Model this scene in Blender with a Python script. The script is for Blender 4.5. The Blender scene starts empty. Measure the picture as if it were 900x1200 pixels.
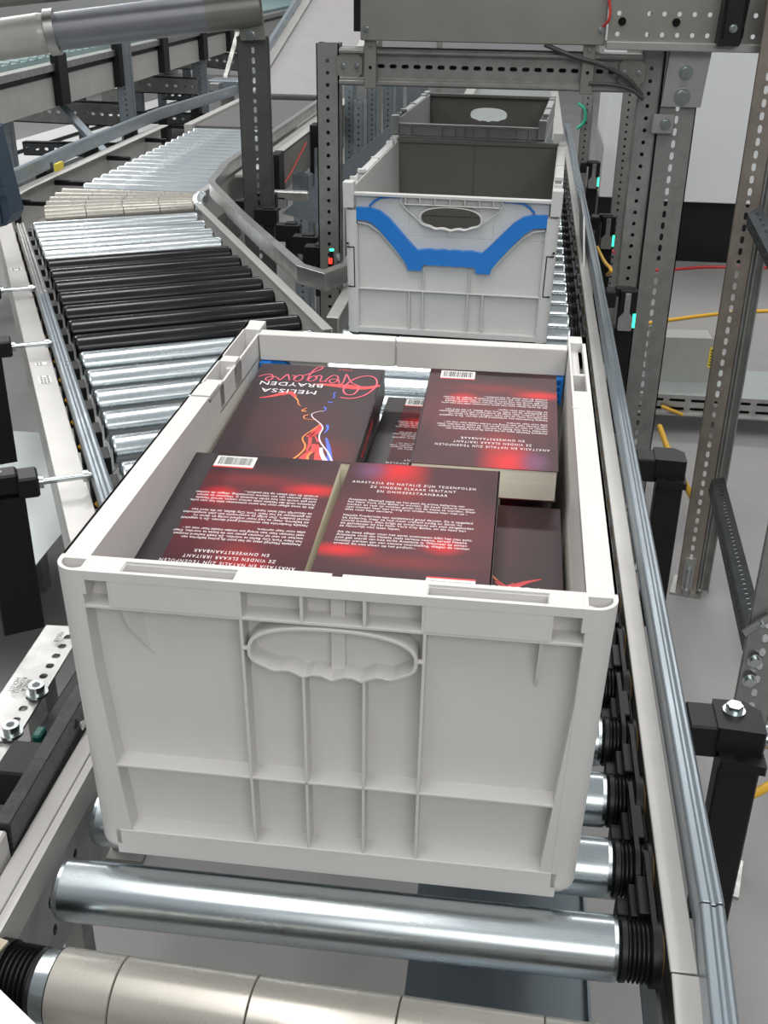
import bpy, math, random
from math import sin, cos, pi, radians
from mathutils import Vector, Matrix, Euler
random.seed(7)
SC = bpy.context.scene
COL = SC.collection

# ------------------------------------------------------------------ camera, world, lights, exposure
cam_d = bpy.data.cameras.new('camera'); cam = bpy.data.objects.new('camera', cam_d); COL.objects.link(cam)
cam.location = (0.3163, -0.6424, 0.6633)
cam.rotation_euler = (1.0991, -0.0122, 0.1261)
cam_d.sensor_width = 36; cam_d.sensor_fit = 'AUTO'; cam_d.lens = 1284.5 * 36 / 1200
cam_d.clip_start = 0.02; cam_d.clip_end = 100
SC.camera = cam
w = bpy.data.worlds.new('hall'); SC.world = w; w.use_nodes = True
nt = w.node_tree; bg = nt.nodes['Background']
tc = nt.nodes.new('ShaderNodeTexCoord'); sep = nt.nodes.new('ShaderNodeSeparateXYZ')
nt.links.new(tc.outputs['Generated'], sep.inputs[0])
rp = nt.nodes.new('ShaderNodeValToRGB'); nt.links.new(sep.outputs['Z'], rp.inputs[0])
el = rp.color_ramp.elements
el[0].position = 0.0; el[0].color = (.10, .105, .11, 1)
el[1].position = 1.0; el[1].color = (.56, .58, .60, 1)
for p, c in ((.15, (.17, .18, .19, 1)), (.42, (.30, .32, .33, 1)), (.60, (.50, .52, .54, 1))):
    e = el.new(p); e.color = c
nt.links.new(rp.outputs[0], bg.inputs[0]); bg.inputs[1].default_value = 0.9
def area(name, loc, size, sy, power, rot=(0, 0, 0), col=(1, .98, .95)):
    d = bpy.data.lights.new(name, 'AREA'); d.shape = 'RECTANGLE'; d.size = size; d.size_y = sy; d.energy = power; d.color = col
    o = bpy.data.objects.new(name, d); COL.objects.link(o); o.location = loc; o.rotation_euler = rot
    return o
area('ceiling_lamp_row', (-0.5, 0.4, 3.6), 0.5, 5.0, 95)
area('ceiling_lamp_row', (2.6, 1.5, 3.6), 0.5, 6.0, 75)
area('ceiling_lamp_row', (-3.6, 5.0, 3.6), 0.6, 9.0, 260)
area('ceiling_lamp_row', (0.8, 6.0, 3.8), 4.0, 0.5, 110)
area('front_soft_light', (1.4, -3.2, 2.4), 3.0, 1.6, 62, (radians(62), 0, radians(12)))  # unseen soft light behind the camera, brightens the crate front
SC.view_settings.view_transform = 'Standard'; SC.view_settings.look = 'None'
SC.view_settings.exposure = 0.0; SC.view_settings.gamma = 1.0
SC.view_settings.use_curve_mapping = False

# ------------------------------------------------------------------ helpers
CR = cam.rotation_euler.to_matrix(); CL = Vector(cam.location); F = 1284.5
def at(px, py, x=None, y=None, z=None):
    """a point of the place seen at a photo pixel, on a known plane of the place"""
    d = CR @ Vector(((px - 450) / F, -(py - 600) / F, -1))
    if z is not None: t = (z - CL.z) / d.z
    elif y is not None: t = (y - CL.y) / d.y
    else: t = (x - CL.x) / d.x
    return CL + d * t

def tag(o, label=None, cat=None, group=None, kind=None):
    if label: o['label'] = label
    if cat: o['category'] = cat
    if group: o['group'] = group
    if kind: o['kind'] = kind
    return o
def empty(name, loc=(0, 0, 0), rz=0, label=None, cat=None, group=None):
    o = bpy.data.objects.new(name, None); COL.objects.link(o); o.location = loc; o.rotation_euler = (0, 0, rz)
    o.empty_display_size = .05
    return tag(o, label, cat, group)
def kids(o): return [c for c in bpy.data.objects if c.parent == o]
def copy_tree(o, parent=None):
    c = o.copy(); COL.objects.link(c)
    if parent: c.parent = parent
    for ch in kids(o): copy_tree(ch, c)
    return c

class MB:
    def __init__(s): s.v = []; s.f = []; s.m = []; s.sm = []
    def add(s, vs, fs, mi=0, smooth=False):
        n = len(s.v); s.v += [Vector(v) for v in vs]
        for f in fs: s.f.append([i + n for i in f]); s.m.append(mi); s.sm.append(smooth)
        return s
    def box(s, x0, x1, y0, y1, z0, z1, mi=0, M=None):
        if x0 > x1: x0, x1 = x1, x0
        if y0 > y1: y0, y1 = y1, y0
        if z0 > z1: z0, z1 = z1, z0
        vs = [Vector(p) for p in ((x0, y0, z0), (x1, y0, z0), (x1, y1, z0), (x0, y1, z0), (x0, y0, z1), (x1, y0, z1), (x1, y1, z1), (x0, y1, z1))]
        if M: vs = [M @ v for v in vs]
        return s.add(vs, [(3, 2, 1, 0), (4, 5, 6, 7), (0, 1, 5, 4), (1, 2, 6, 5), (2, 3, 7, 6), (3, 0, 4, 7)], mi)
    def prism(s, poly, a0, a1, axis='z', mi=0, M=None, smooth=False):
        """closed polygon (CCW seen from +axis) extruded along an axis"""
        def P(p, a):
            q = {'z': (p[0], p[1], a), 'y': (p[0], a, p[1]), 'x': (a, p[0], p[1])}[axis]
            return M @ Vector(q) if M else Vector(q)
        n = len(poly)
        vs = [P(p, a0) for p in poly] + [P(p, a1) for p in poly]
        fs = [list(range(n))[::-1], list(range(n, 2 * n))]
        s.add(vs, fs, mi)
        s.add(vs, [(i, (i + 1) % n, n + (i + 1) % n, n + i) for i in range(n)], mi, smooth)
        return s
    def ring(s, outer, inner, a0, a1, axis='z', mi=0, M=None):
        def P(p, a):
            q = {'z': (p[0], p[1], a), 'y': (p[0], a, p[1]), 'x': (a, p[0], p[1])}[axis]
            return M @ Vector(q) if M else Vector(q)
        n = len(outer)
        vs = [P(p, a0) for p in outer] + [P(p, a0) for p in inner] + [P(p, a1) for p in outer] + [P(p, a1) for p in inner]
        fs = []
        for i in range(n):
            j = (i + 1) % n
            fs += [(i, n + i, n + j, j), (2 * n + i, 2 * n + j, 3 * n + j, 3 * n + i), (i, j, 2 * n + j, 2 * n + i), (n + j, n + i, 3 * n + i, 3 * n + j)]
        return s.add(vs, fs, mi)
    def cyl(s, p0, p1, r0, r1=None, n=24, mi=0, caps=True):
        p0, p1 = Vector(p0), Vector(p1); r1 = r0 if r1 is None else r1
        d = (p1 - p0).normalized(); a = d.orthogonal().normalized(); b = d.cross(a)
        vs = [p0 + (a * cos(2 * pi * i / n) + b * sin(2 * pi * i / n)) * r0 for i in range(n)] + \
             [p1 + (a * cos(2 * pi * i / n) + b * sin(2 * pi * i / n)) * r1 for i in range(n)]
        s.add(vs, [(i, (i + 1) % n, n + (i + 1) % n, n + i) for i in range(n)], mi, True)
        if caps: s.add(vs, [list(range(n))[::-1], list(range(n, 2 * n))], mi)
        return s
    def lathe(s, p0, p1, prof, n=24, mi=0):
        """prof: list of (t metres along axis, radius)"""
        p0, p1 = Vector(p0), Vector(p1); d = (p1 - p0).normalized()
        for (t0, r0), (t1, r1) in zip(prof[:-1], prof[1:]):
            if abs(t1 - t0) < 1e-6 and abs(r1 - r0) < 1e-6: continue
            if abs(t1 - t0) < 1e-6: t1 = t0 + 1e-5
            s.cyl(p0 + d * t0, p0 + d * t1, r0, r1, n, mi, caps=False)
        s.cyl(p0 + d * prof[0][0], p0 + d * (prof[0][0] + 1e-5), prof[0][1], None, n, mi)
        s.cyl(p0 + d * (prof[-1][0] - 1e-5), p0 + d * prof[-1][0], prof[-1][1], None, n, mi)
        return s
    def tube(s, pts, r, n=8, mi=0, flat=None):
        pts = [Vector(p) for p in pts]; rings = []
        up = None
        for i, p in enumerate(pts):
            d = (pts[min(i + 1, len(pts) - 1)] - pts[max(i - 1, 0)]).normalized()
            a = d.orthogonal().normalized() if up is None else (up - d * up.dot(d)).normalized()
            up = a; b = d.cross(a)
            rings.append([p + (a * cos(2 * pi * k / n) + b * sin(2 * pi * k / n)) * r for k in range(n)])
        vs = [v for q in rings for v in q]; fs = []
        for i in range(len(pts) - 1):
            for k in range(n):
                fs.append((i * n + k, i * n + (k + 1) % n, (i + 1) * n + (k + 1) % n, (i + 1) * n + k))
        s.add(vs, fs, mi, True)
        s.add(vs, [list(range(n))[::-1], list(range(len(vs) - n, len(vs)))], mi)
        return s
    def sweep(s, path, prof, mi=0):
        """profile (u to the right of travel, v up) swept along a path in plan; path points are (x,y,z)"""
        pts = [Vector(p) for p in path]; n = len(prof); vs = []
        for i, p in enumerate(pts):
            d0 = (pts[i] - pts[i - 1]) if i else (pts[1] - pts[0])
            d1 = (pts[i + 1] - pts[i]) if i < len(pts) - 1 else d0
            d0 = d0.normalized(); d1 = d1.normalized(); d = (d0 + d1).normalized()
            r = Vector((d.y, -d.x, 0)).normalized(); k = 1 / max(.5, d.dot(d1))
            up = Vector((0, 0, 1))
            vs += [p + r * (u * k) + up * v for u, v in prof]
        fs = []
        for i in range(len(pts) - 1):
            for k in range(n):
                fs.append((i * n + k, (i + 1) * n + k, (i + 1) * n + (k + 1) % n, i * n + (k + 1) % n))
        fs += [list(range(n)), list(range(len(vs) - n, len(vs)))[::-1]]
        return s.add(vs, fs, mi)
    def plate(s, w, L, holes, t, M, mi=0):
        """plate in local XZ (x 0..w, z 0..L, thickness along +y t) with slots.  holes: rows of (xc, [zc...], hx, hz)"""
        # strips of cells: rows sorted by x, each row gets a column of cells
        rows = sorted(holes, key=lambda h: h[0]); xs = [0]
        for a, b in zip(rows[:-1], rows[1:]): xs.append((a[0] + b[0]) / 2)
        xs.append(w)
        def face(vs2, flip=False):
            pass
        for ri, (xc, zcs, hx, hz) in enumerate(rows):
            x0, x1 = xs[ri], xs[ri + 1]
            zb = [0] + [(a + b) / 2 for a, b in zip(zcs[:-1], zcs[1:])] + [L]
            for zi, zc in enumerate(zcs):
                z0, z1 = zb[zi], zb[zi + 1]
                out = [(x0, z0), (xc, z0), (x1, z0), (x1, zc), (x1, z1), (xc, z1), (x0, z1), (x0, zc)]
                r = min(hx, hz); k = .3
                inn = [(xc - hx * (1 - k), zc - hz + r * k * .6), (xc, zc - hz), (xc + hx * (1 - k), zc - hz + r * k * .6), (xc + hx, zc),
                       (xc + hx * (1 - k), zc + hz - r * k * .6), (xc, zc + hz), (xc - hx * (1 - k), zc + hz - r * k * .6), (xc - hx, zc)]
                if hz > hx * 1.2:
                    inn[3] = (xc + hx, zc); inn[7] = (xc - hx, zc)
                    inn[0] = (xc - hx * .9, zc - hz + r * .6); inn[2] = (xc + hx * .9, zc - hz + r * .6)
                    inn[4] = (xc + hx * .9, zc + hz - r * .6); inn[6] = (xc - hx * .9, zc + hz - r * .6)
                elif hx > hz * 1.2:
                    inn[0] = (xc - hx + r * .6, zc - hz * .9); inn[2] = (xc + hx - r * .6, zc - hz * .9)
                    inn[4] = (xc + hx - r * .6, zc + hz * .9); inn[6] = (xc - hx + r * .6, zc + hz * .9)
                s.ring(out, inn, 0, t, 'y', mi, M)
        return s
    def build(s, name, mat, parent=None, bevel=0, loc=None, seg=1, smooth_all=False):
        me = bpy.data.meshes.new(name); me.from_pydata([tuple(v) for v in s.v], [], s.f)
        mats = mat if isinstance(mat, (list, tuple)) else [mat]
        for m in mats: me.materials.append(m)
        me.polygons.foreach_set('material_index', s.m)
        me.polygons.foreach_set('use_smooth', [True if smooth_all else b for b in s.sm])
        me.update()
        import bmesh
        bm = bmesh.new(); bm.from_mesh(me); bmesh.ops.recalc_face_normals(bm, faces=bm.faces); bm.to_mesh(me); bm.free()
        o = bpy.data.objects.new(name, me); COL.objects.link(o)
        if parent: o.parent = parent
        if loc is not None: o.location = loc
        if bevel:
            b = o.modifiers.new('soft_edges', 'BEVEL'); b.width = bevel; b.segments = seg; b.limit_method = 'ANGLE'; b.angle_limit = radians(40)
            b.use_clamp_overlap = True
        return o

def N(nt, t, **kw):
    n = nt.nodes.new(t)
    for k, v in kw.items(): setattr(n, k, v)
    return n
def mat(name, col, rough=.5, metal=0, noise=0, nscale=20, rnoise=0, bump=0, spec=.5, stretch=None, col2=None, emit=None, estr=0, nrough=.6):
    m = bpy.data.materials.new(name); m.use_nodes = True; t = m.node_tree; b = t.nodes['Principled BSDF']
    b.inputs['Base Color'].default_value = (*col, 1); b.inputs['Roughness'].default_value = rough; b.inputs['Metallic'].default_value = metal
    b.inputs['Specular IOR Level'].default_value = spec
    if emit: b.inputs['Emission Color'].default_value = (*emit, 1); b.inputs['Emission Strength'].default_value = estr
    if noise or rnoise or bump:
        tc = N(t, 'ShaderNodeTexCoord'); mp = N(t, 'ShaderNodeMapping'); t.links.new(tc.outputs['Object'], mp.inputs[0])
        if stretch: mp.inputs['Scale'].default_value = stretch
        nz = N(t, 'ShaderNodeTexNoise'); nz.inputs['Scale'].default_value = nscale; nz.inputs['Detail'].default_value = 5; nz.inputs['Roughness'].default_value = nrough
        t.links.new(mp.outputs[0], nz.inputs[0])
        if noise:
            mr = N(t, 'ShaderNodeMapRange'); mr.inputs[1].default_value = .3; mr.inputs[2].default_value = .7
            t.links.new(nz.outputs[0], mr.inputs[0])
            mx = N(t, 'ShaderNodeMix', data_type='RGBA')
            c2 = col2 if col2 else tuple(c * (1 - noise) for c in col)
            mx.inputs[6].default_value = (*col, 1); mx.inputs[7].default_value = (*c2, 1)
            t.links.new(mr.outputs[0], mx.inputs[0]); t.links.new(mx.outputs[2], b.inputs['Base Color'])
        if rnoise:
            mr2 = N(t, 'ShaderNodeMapRange'); mr2.inputs[1].default_value = .3; mr2.inputs[2].default_value = .7
            mr2.inputs[3].default_value = max(0, rough - rnoise); mr2.inputs[4].default_value = min(1, rough + rnoise)
            t.links.new(nz.outputs[0], mr2.inputs[0]); t.links.new(mr2.outputs[0], b.inputs['Roughness'])
        if bump:
            bp = N(t, 'ShaderNodeBump'); bp.inputs['Strength'].default_value = bump; bp.inputs['Distance'].default_value = .002
            t.links.new(nz.outputs[0], bp.inputs['Height']); t.links.new(bp.outputs[0], b.inputs['Normal'])
    return m
M = dict(
 crate=mat('light_grey_plastic', (.65, .64, .62), .42, noise=.05, nscale=9, bump=.04),
 crate2=mat('cool_grey_plastic', (.62, .625, .61), .45, noise=.07, nscale=9),
 crate_shaded=mat('shaded_grey_plastic', (.10, .098, .09), .6, noise=.08, nscale=12),  # darkened crate grey, the shade inside the crates put into the colour
 blue=mat('blue_plastic', (.010, .19, .62), .38),
 galv=mat('galvanised_steel', (.50, .50, .49), .36, .9, noise=.25, nscale=28, rnoise=.08),
 galvd=mat('dull_galvanised_steel', (.30, .305, .29), .45, .55, noise=.3, nscale=22, rnoise=.1),
 galvb=mat('bluish_zinc_steel', (.34, .39, .43), .33, .75, noise=.22, nscale=30, rnoise=.08, stretch=(1, .15, 1)),
 dark=mat('dark_steel', (.10, .11, .12), .4, .8, noise=.3, nscale=25),
 roller=mat('zinc_roller_steel', (.50, .55, .57), .25, 1, noise=.14, nscale=14, rnoise=.05, stretch=(1, 4, 4)),
 rollerf=mat('bright_roller_steel', (.62, .67, .69), .24, 1, noise=.12, nscale=12, rnoise=.05),
 sleeve=mat('beige_grey_sleeve', (.44, .42, .375), .27, .45, noise=.22, nscale=10, rnoise=.05),
 black=mat('black_plastic', (.009, .009, .010), .42, noise=.3, nscale=40, spec=.3),
 gloss_black=mat('glossy_black', (.006, .006, .007), .16, noise=.4, nscale=8, rnoise=.06, spec=.4),
 frame=mat('light_grey_painted_steel', (.52, .51, .49), .35, .25, noise=.12, nscale=10),
 white=mat('white_panel', (.72, .74, .75), .5, noise=.04, nscale=3),
 sheet=mat('sheet_steel_cover', (.25, .247, .225), .42, .45, noise=.15, nscale=8),
 belt=mat('grey_belt', (.105, .10, .10), .55, noise=.12, nscale=30),
 floor=mat('concrete_floor', (.27, .265, .262), .5, noise=.12, nscale=2.2, rnoise=.12),
 wall=mat('pale_wall', (.55, .56, .56), .7, noise=.05, nscale=2),
 tray=mat('pale_green_tray_steel', (.42, .46, .45), .35, .5, noise=.1, nscale=8),
 teal=mat('teal_belt', (.20, .29, .29), .5, noise=.15, nscale=8),
 bluebox=mat('steel_blue_paint', (.045, .075, .11), .42, .2, noise=.15, nscale=8),
 bolt=mat('zinc_bolt', (.55, .60, .60), .25, 1, noise=.15, nscale=60),
 yellow=mat('yellow_cable', (.75, .42, .03), .45, noise=.1, nscale=30),
 red=mat('red_cable', (.55, .04, .04), .45, noise=.1, nscale=30),
 green=mat('green_cable', (.03, .42, .25), .45, noise=.1, nscale=30),
 greyc=mat('grey_cable', (.05, .05, .052), .5, noise=.1, nscale=30),
 paper=mat('cream_page_block', (.88, .83, .70), .75, noise=.08, nscale=260, stretch=(.02, .02, 1)),
 ink=mat('white_print', (.80, .76, .78), .5, noise=.05),
 inkp=mat('pink_print', (.85, .10, .17), .45, noise=.05),
 inkr=mat('red_print', (.80, .05, .05), .45, noise=.25, nscale=60),
 inko=mat('orange_print', (.95, .28, .05), .45, noise=.2, nscale=60),
 inkb=mat('blue_print', (.08, .15, .75), .45, noise=.2, nscale=60),
 inkw=mat('pale_print', (.90, .72, .85), .45, noise=.1, nscale=60),
 black_ink=mat('black_print', (.02, .02, .02), .6, noise=.05),
 label=mat('white_label', (.75, .75, .73), .5, noise=.03),
 ylabel=mat('yellow_label', (.75, .60, .05), .5, noise=.05),
 led_g=mat('green_lamp', (.02, .6, .3), .3, emit=(.05, 1, .5), estr=2.0, noise=.02),
 led_r=mat('red_lamp', (.6, .02, .02), .3, emit=(1, .04, .02), estr=2.0, noise=.02),
)

def arc(cx, cy, r, a0, a1, n=6):
    return [(cx + r * cos(radians(a0 + (a1 - a0) * i / n)), cy + r * sin(radians(a0 + (a1 - a0) * i / n))) for i in range(n + 1)]

def text_mesh(name, body, size, matx, parent, loc, rot=(0, 0, 0), sx=1.0, align='CENTER', spacing=1.0, ext=.00006, shear=0, lsp=1.0, wbox=None):
    c = bpy.data.curves.new('t', 'FONT'); c.body = body; c.size = size; c.align_x = align; c.extrude = ext; c.space_character = spacing
    c.shear = shear; c.space_line = lsp; c.resolution_u = 2; c.fill_mode = 'BOTH'
    if wbox: c.text_boxes[0].width = wbox / sx
    o = bpy.data.objects.new('t', c); COL.objects.link(o)
    bpy.context.view_layer.update()
    me = bpy.data.meshes.new_from_object(o.evaluated_get(bpy.context.evaluated_depsgraph_get()))
    bpy.data.objects.remove(o); bpy.data.curves.remove(c)
    me.materials.clear(); me.materials.append(matx)
    q = bpy.data.objects.new(name, me); COL.objects.link(q); q.parent = parent
    q.location = loc; q.rotation_euler = rot; q.scale = (sx, 1, 1)
    return q
def stroke(mb, pts, w0, z, w1=None, sub=4):
    """flat ribbon through points (catmull-rom), lying at height z"""
    P = [Vector((p[0], p[1], 0)) for p in pts]; Q = []
    for i in range(len(P) - 1):
        a, b, c, d = P[max(i - 1, 0)], P[i], P[i + 1], P[min(i + 2, len(P) - 1)]
        for k in range(sub):
            t = k / sub
            Q.append(.5 * ((2 * b) + (c - a) * t + (2 * a - 5 * b + 4 * c - d) * t * t + (3 * b - a - 3 * c + d) * t ** 3))
    Q.append(P[-1]); n = len(Q); w1 = w0 if w1 is None else w1
    vs = []
    for i, p in enumerate(Q):
        d = (Q[min(i + 1, n - 1)] - Q[max(i - 1, 0)]); d = d.normalized() if d.length > 1e-7 else Vector((1, 0, 0))
        r = Vector((d.y, -d.x, 0)); ww = (w0 + (w1 - w0) * i / (n - 1)) / 2
        vs += [p + r * ww + Vector((0, 0, z)), p - r * ww + Vector((0, 0, z))]
    mb.add(vs, [(2 * i, 2 * i + 1, 2 * i + 3, 2 * i + 2) for i in range(n - 1)])

# ------------------------------------------------------------------ setting
tag(MB().box(-9, 7, -3, 14, -.80, -.75).build('floor', M['floor']), kind='structure')
tag(MB().box(-9, 7, 14, 14.2, -.75, 4).build('wall_back', M['wall']), kind='structure')

# ------------------------------------------------------------------ rollers
def steel_roller(parent, L, mt, r=.025, grooved='right', n=28, name='roller'):
    """roller along local +x from 0..L, axis at z=-r"""
    a, b = Vector((0, 0, -r)), Vector((L, 0, -r))
    mb = MB(); mb.lathe(a, b, [(0, r * .86), (.003, r * .97), (.006, r), (L - .006, r), (L - .003, r * .97), (L, r * .86)], n)
    o = mb.build(name, mt, parent)
    if grooved:
        e = MB(); pr = [(0, r * .97)]
        for k in range(6): pr += [(.004 + k * .0034, r * .96), (.0055 + k * .0034, r * .86), (.0067 + k * .0034, r * .86)]
        pr += [(.027, r * .98), (.030, r * .98)]
        if grooved == 'right': e.lathe(b, b + Vector((1, 0, 0)), pr, n)
        else: e.lathe(a, a - Vector((1, 0, 0)), pr, n)
        e.build('grooved_end', M['black'], o)
    return o

# ------------------------------------------------------------------ MAIN conveyor (straight line under the crates)
mc = empty('roller_conveyor', (0, 0, -.05), 0, 'straight steel roller conveyor carrying the three grey crates', 'conveyor')
def part(mb, name, m, root, **k):
    o = mb.build(name, m, root, **k); o.matrix_parent_inverse = Matrix.Translation(-Vector(root.location)) if root.rotation_euler.z == 0 else root.matrix_basis.inverted()
    return o
nroll = 46
for i in range(nroll):
    y = -.018 + .085 * i
    o = steel_roller(mc, .452, M['roller'], .025, 'right'); o.location = (-.022, y, .05)
    # plastic bearing block and belt seen between ends
# conical first roller of the bend
rr = MB(); Lr = .50
p0, p1 = Vector((.010, -.105, -.0325)), Vector((.464, -.127, -.040))
dd = (p1 - p0).normalized()
cuts = [0, .050, .151, .257, .360, .4545]
for k in range(5):
    a, b = cuts[k], cuts[k + 1]; ra = .029 + .0105 * a / .487; rb = .029 + .0105 * b / .487
    rr.lathe(p0, p1, [(a + .0004, ra - .0012), (a + .0012, ra), (b - .0008, rb), (b - .0002, rb - .0012)], 40, 0)
o = part(rr, 'tapered_roller', M['sleeve'], mc); tag(o, 'beige sleeved roller with thin joint lines')
e = MB().lathe(p0 - dd * .012, p0, [(0, .026), (.012, .0285)], 32).build('steel_collar', M['roller'], o)
e = MB(); pr = [(0, .026)]
for k in range(7): pr += [(.003 + k * .004, .027), (.005 + k * .004, .0235), (.0062 + k * .004, .0235)]
pr += [(.033, .027)]
e.lathe(p0 - dd * .012, p0 - dd * .05, pr, 28); e.build('grooved_end', M['black'], o)
bt = MB()
for a in range(-20, 201, 10):
    pass
bt.lathe(p0 - dd * .040, p0 - dd * .052, [(0, .0285), (.012, .0285)], 28)
q = bt.build('drive_belt', M['black'], o)
# right frame: C channel with light top flange
def chan(mb, path, u0, u1, z1, depth, t=.003, side=1):
    """top flange from u0..u1 at height z1, web going down at u1 (side=1) or u0"""
    mb.sweep(path, [(u0, z1 - t), (u1, z1 - t), (u1, z1), (u0, z1)])
    uw = u1 - t if side == 1 else u0
    mb.sweep(path, [(uw, z1 - depth), (uw + t, z1 - depth), (uw + t, z1 - t), (uw, z1 - t)])
    mb.sweep(path, [(u0, z1 - depth), (u1, z1 - depth), (u1, z1 - depth + t), (u0, z1 - depth + t)])
mb = MB(); chan(mb, [(0, -.056, 0), (0, 3.9, 0)], .462, .482, .001, .11)
part(mb, 'side_frame', M['frame'], mc, bevel=.0008)
mb = MB(); chan(mb, [(.465, -.26, 0), (.4725, -.058, 0)], -.010, .010, .001, .11)
part(mb, 'side_frame', M['frame'], mc, bevel=.0008)
# inner plate with holes at right front
mb = MB(); mb.box(.4585, .4615, -.2, 0.6, -.11, -.045); part(mb, 'bearing_plate', M['galv'], mc)
# belt guard blocks between rollers
mb = MB(); y = -.018 + .085 * .5
mb.box(.4395, .461, y - .017, y + .017, -.040, -.014); mb.box(.445, .457, y - .020, y + .020, -.030, -.007); mb.box(.430, .4405, y - .009, y + .009, -.045, -.022)
g0 = part(mb, 'belt_guard', M['black'], mc, bevel=.001)
for i in range(1, nroll - 1):
    g = g0.copy(); COL.objects.link(g); g.location.y = .085 * i
mb = MB()
for i in range(nroll - 1):
    y = -.018 + .085 * i; u = .446 if i % 2 else .453
    mb.box(u, u + .004, y, y + .085, -.0035, -.001); mb.box(u, u + .004, y, y + .085, -.050, -.0475)
    mb.cyl((u, y, -.026), (u + .004, y, -.026), .0256, n=24)
part(mb, 'drive_belt', M['black'], mc)
mb = MB().cyl((.4605, -.018, -.025), (.462, -.018, -.025), .018, n=20)
b0 = part(mb, 'bearing_cap', mat('ochre_plastic', (.40, .24, .03), .5, noise=.1), mc)
for i in range(1, nroll):
    g = b0.copy(); COL.objects.link(g); g.location.y = .085 * i
# guide rail on the right: extruded profile
railp = [(.4845, -.002), (.4875, -.002), (.4875, .0), (.5035, .0), (.5035, .026), (.5015, .029), (.498, .029), (.4965, .0265), (.4935, .0265), (.492, .029), (.4865, .029), (.4845, .027)]
mb = MB(); mb.sweep([(0, -.0125, 0), (0, 1.9, 0), (-.012, 4.3, 0)], railp); part(mb, 'guide_rail', M['galvb'], mc, bevel=.0006)
mb = MB(); mb.sweep([(.481, -.26, 0), (.4937, -.0145, 0)], [(u - .494, v) for u, v in railp]); part(mb, 'guide_rail', M['galvb'], mc, bevel=.0006)
# left frame near
mb = MB(); chan(mb, [(0, -.26, 0), (0, .33, 0)], -.062, -.046, .002, .12, side=1)
part(mb, 'side_frame', M['frame'], mc, bevel=.0008)
mb = MB()
hz = [-.20 + .055 * k for k in range(11)]
mb.plate(.62, .085, [(.03 + .056 * k, [.030, .062], .004, .006) for k in range(11)], .002, Matrix.Translation((-.040, -.26, -.118)) @ Matrix.Rotation(radians(90), 4, 'Z'))
part(mb, 'bearing_plate', M['galv'], mc)
mb = MB(); mb.sweep([(0, -.26, 0), (0, .33, 0)], [(-.0455, -.034), (-.040, -.034), (-.038, .0), (-.0455, .0)]); part(mb, 'edge_strip', M['frame'], mc)
# left frame + guide of far stretch, starting at the merge nose
mb = MB(); chan(mb, [(0, 1.50, 0), (0, 3.9, 0)], -.066, -.040, .0, .11, side=1); part(mb, 'side_frame', M['frame'], mc, bevel=.0008)
mb = MB()
for x in (-.05, .47):
    for y in (-.2, 1.0, 2.4, 3.7): 
        if x < 0 and y > -.3 and y < 1.3: continue
        mb = MB(); mb.box(x - .02, x + .02, y - .02, y + .02, -.75, -.112); mb.box(x - .05, x + .05, y - .05, y + .05, -.75, -.742)
        part(mb, 'leg', M['galvd'], mc)
mb = MB(); mb.box(.25, .440, -.25, .42, -.30, -.297); mb.box(.4375, .4405, -.25, .42, -.30, -.288); part(mb, 'drip_tray', M['galvb'], mc)
mb = MB()
for y in (.12, .6, 1.2, 2, 3): mb.box(-.05, .462, y, y + .03, -.115, -.085)
part(mb, 'cross_member', M['galv'], mc)

# ------------------------------------------------------------------ MERGE conveyor (comes in from the left at 27 degrees)
A = radians(27.35)
ux, uy = -sin(A), cos(A); vx, vy = cos(A), sin(A)
G0 = Vector((-.219, .657, 0))
def mt(s, t, z=0): return Vector((G0.x + ux * s + vx * t, G0.y + uy * s + vy * t, z))
mg = empty('roller_conveyor', (G0.x, G0.y, -.05), A, 'angled feeder roller conveyor with beige sleeved, steel and black rollers joining from the left', 'conveyor')
CX, CY = -.305, 2.71            # centre of the bend
s = -.33; k = 0
while s < 1.80:
    tmax = min(.475, (.187 + .459 * s) / .888)
    t0 = .024
    if tmax - t0 > .05:
        if 0.62 < s < 1.36: mm = M['gloss_black']  # rollers along this stretch are glossy black instead of steel coloured
        else: mm = M['rollerf'] if s > 1.3 else M['roller']
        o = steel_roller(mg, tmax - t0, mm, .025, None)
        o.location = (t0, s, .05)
        if mm is M['gloss_black']: tag(o, 'glossy black roller')
    s += .104; k += 1
# bend rollers (tapered, sleeved)
for k in range(6):
    a = radians(180 + 24.5 - k * 4.7)
    d = Vector((cos(a), sin(a), 0)); c = Vector((CX, CY, 0)); mb = MB()
    q0 = c + d * .375; q1 = c + d * .80
    r0, r1 = .015, .0225
    q0.z = -r0 ; q1.z = -r1
    L = (q1 - q0).length; cu = [0, .10, .205, .31, L]
    for j in range(4):
        ra = r0 + (r1 - r0) * cu[j] / L; rb = r0 + (r1 - r0) * cu[j + 1] / L
        mb.lathe(q0, q1, [(cu[j] + .0005, ra - .0015), (cu[j] + .002, ra), (cu[j + 1] - .001, rb), (cu[j + 1] - .0003, rb - .0015)], 24)
    o = part(mb, 'tapered_roller', M['sleeve'], mg)
    e = MB(); dd2 = (q0 - q1).normalized(); e.lathe(q0 + dd2 * .001, q0 + dd2 * .03, [(0, .017), (.012, .021), (.02, .021), (.029, .015)], 16); e.build('roller_end', M['rollerf'], o)
# straight far stretch
y = 2.80
while y < 4.05:
    o = steel_roller(mg, .40, M['rollerf'], .025, None)
    o.matrix_parent_inverse = mg.matrix_basis.inverted(); o.location = (-1.075, y, 0); y += .078
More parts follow.
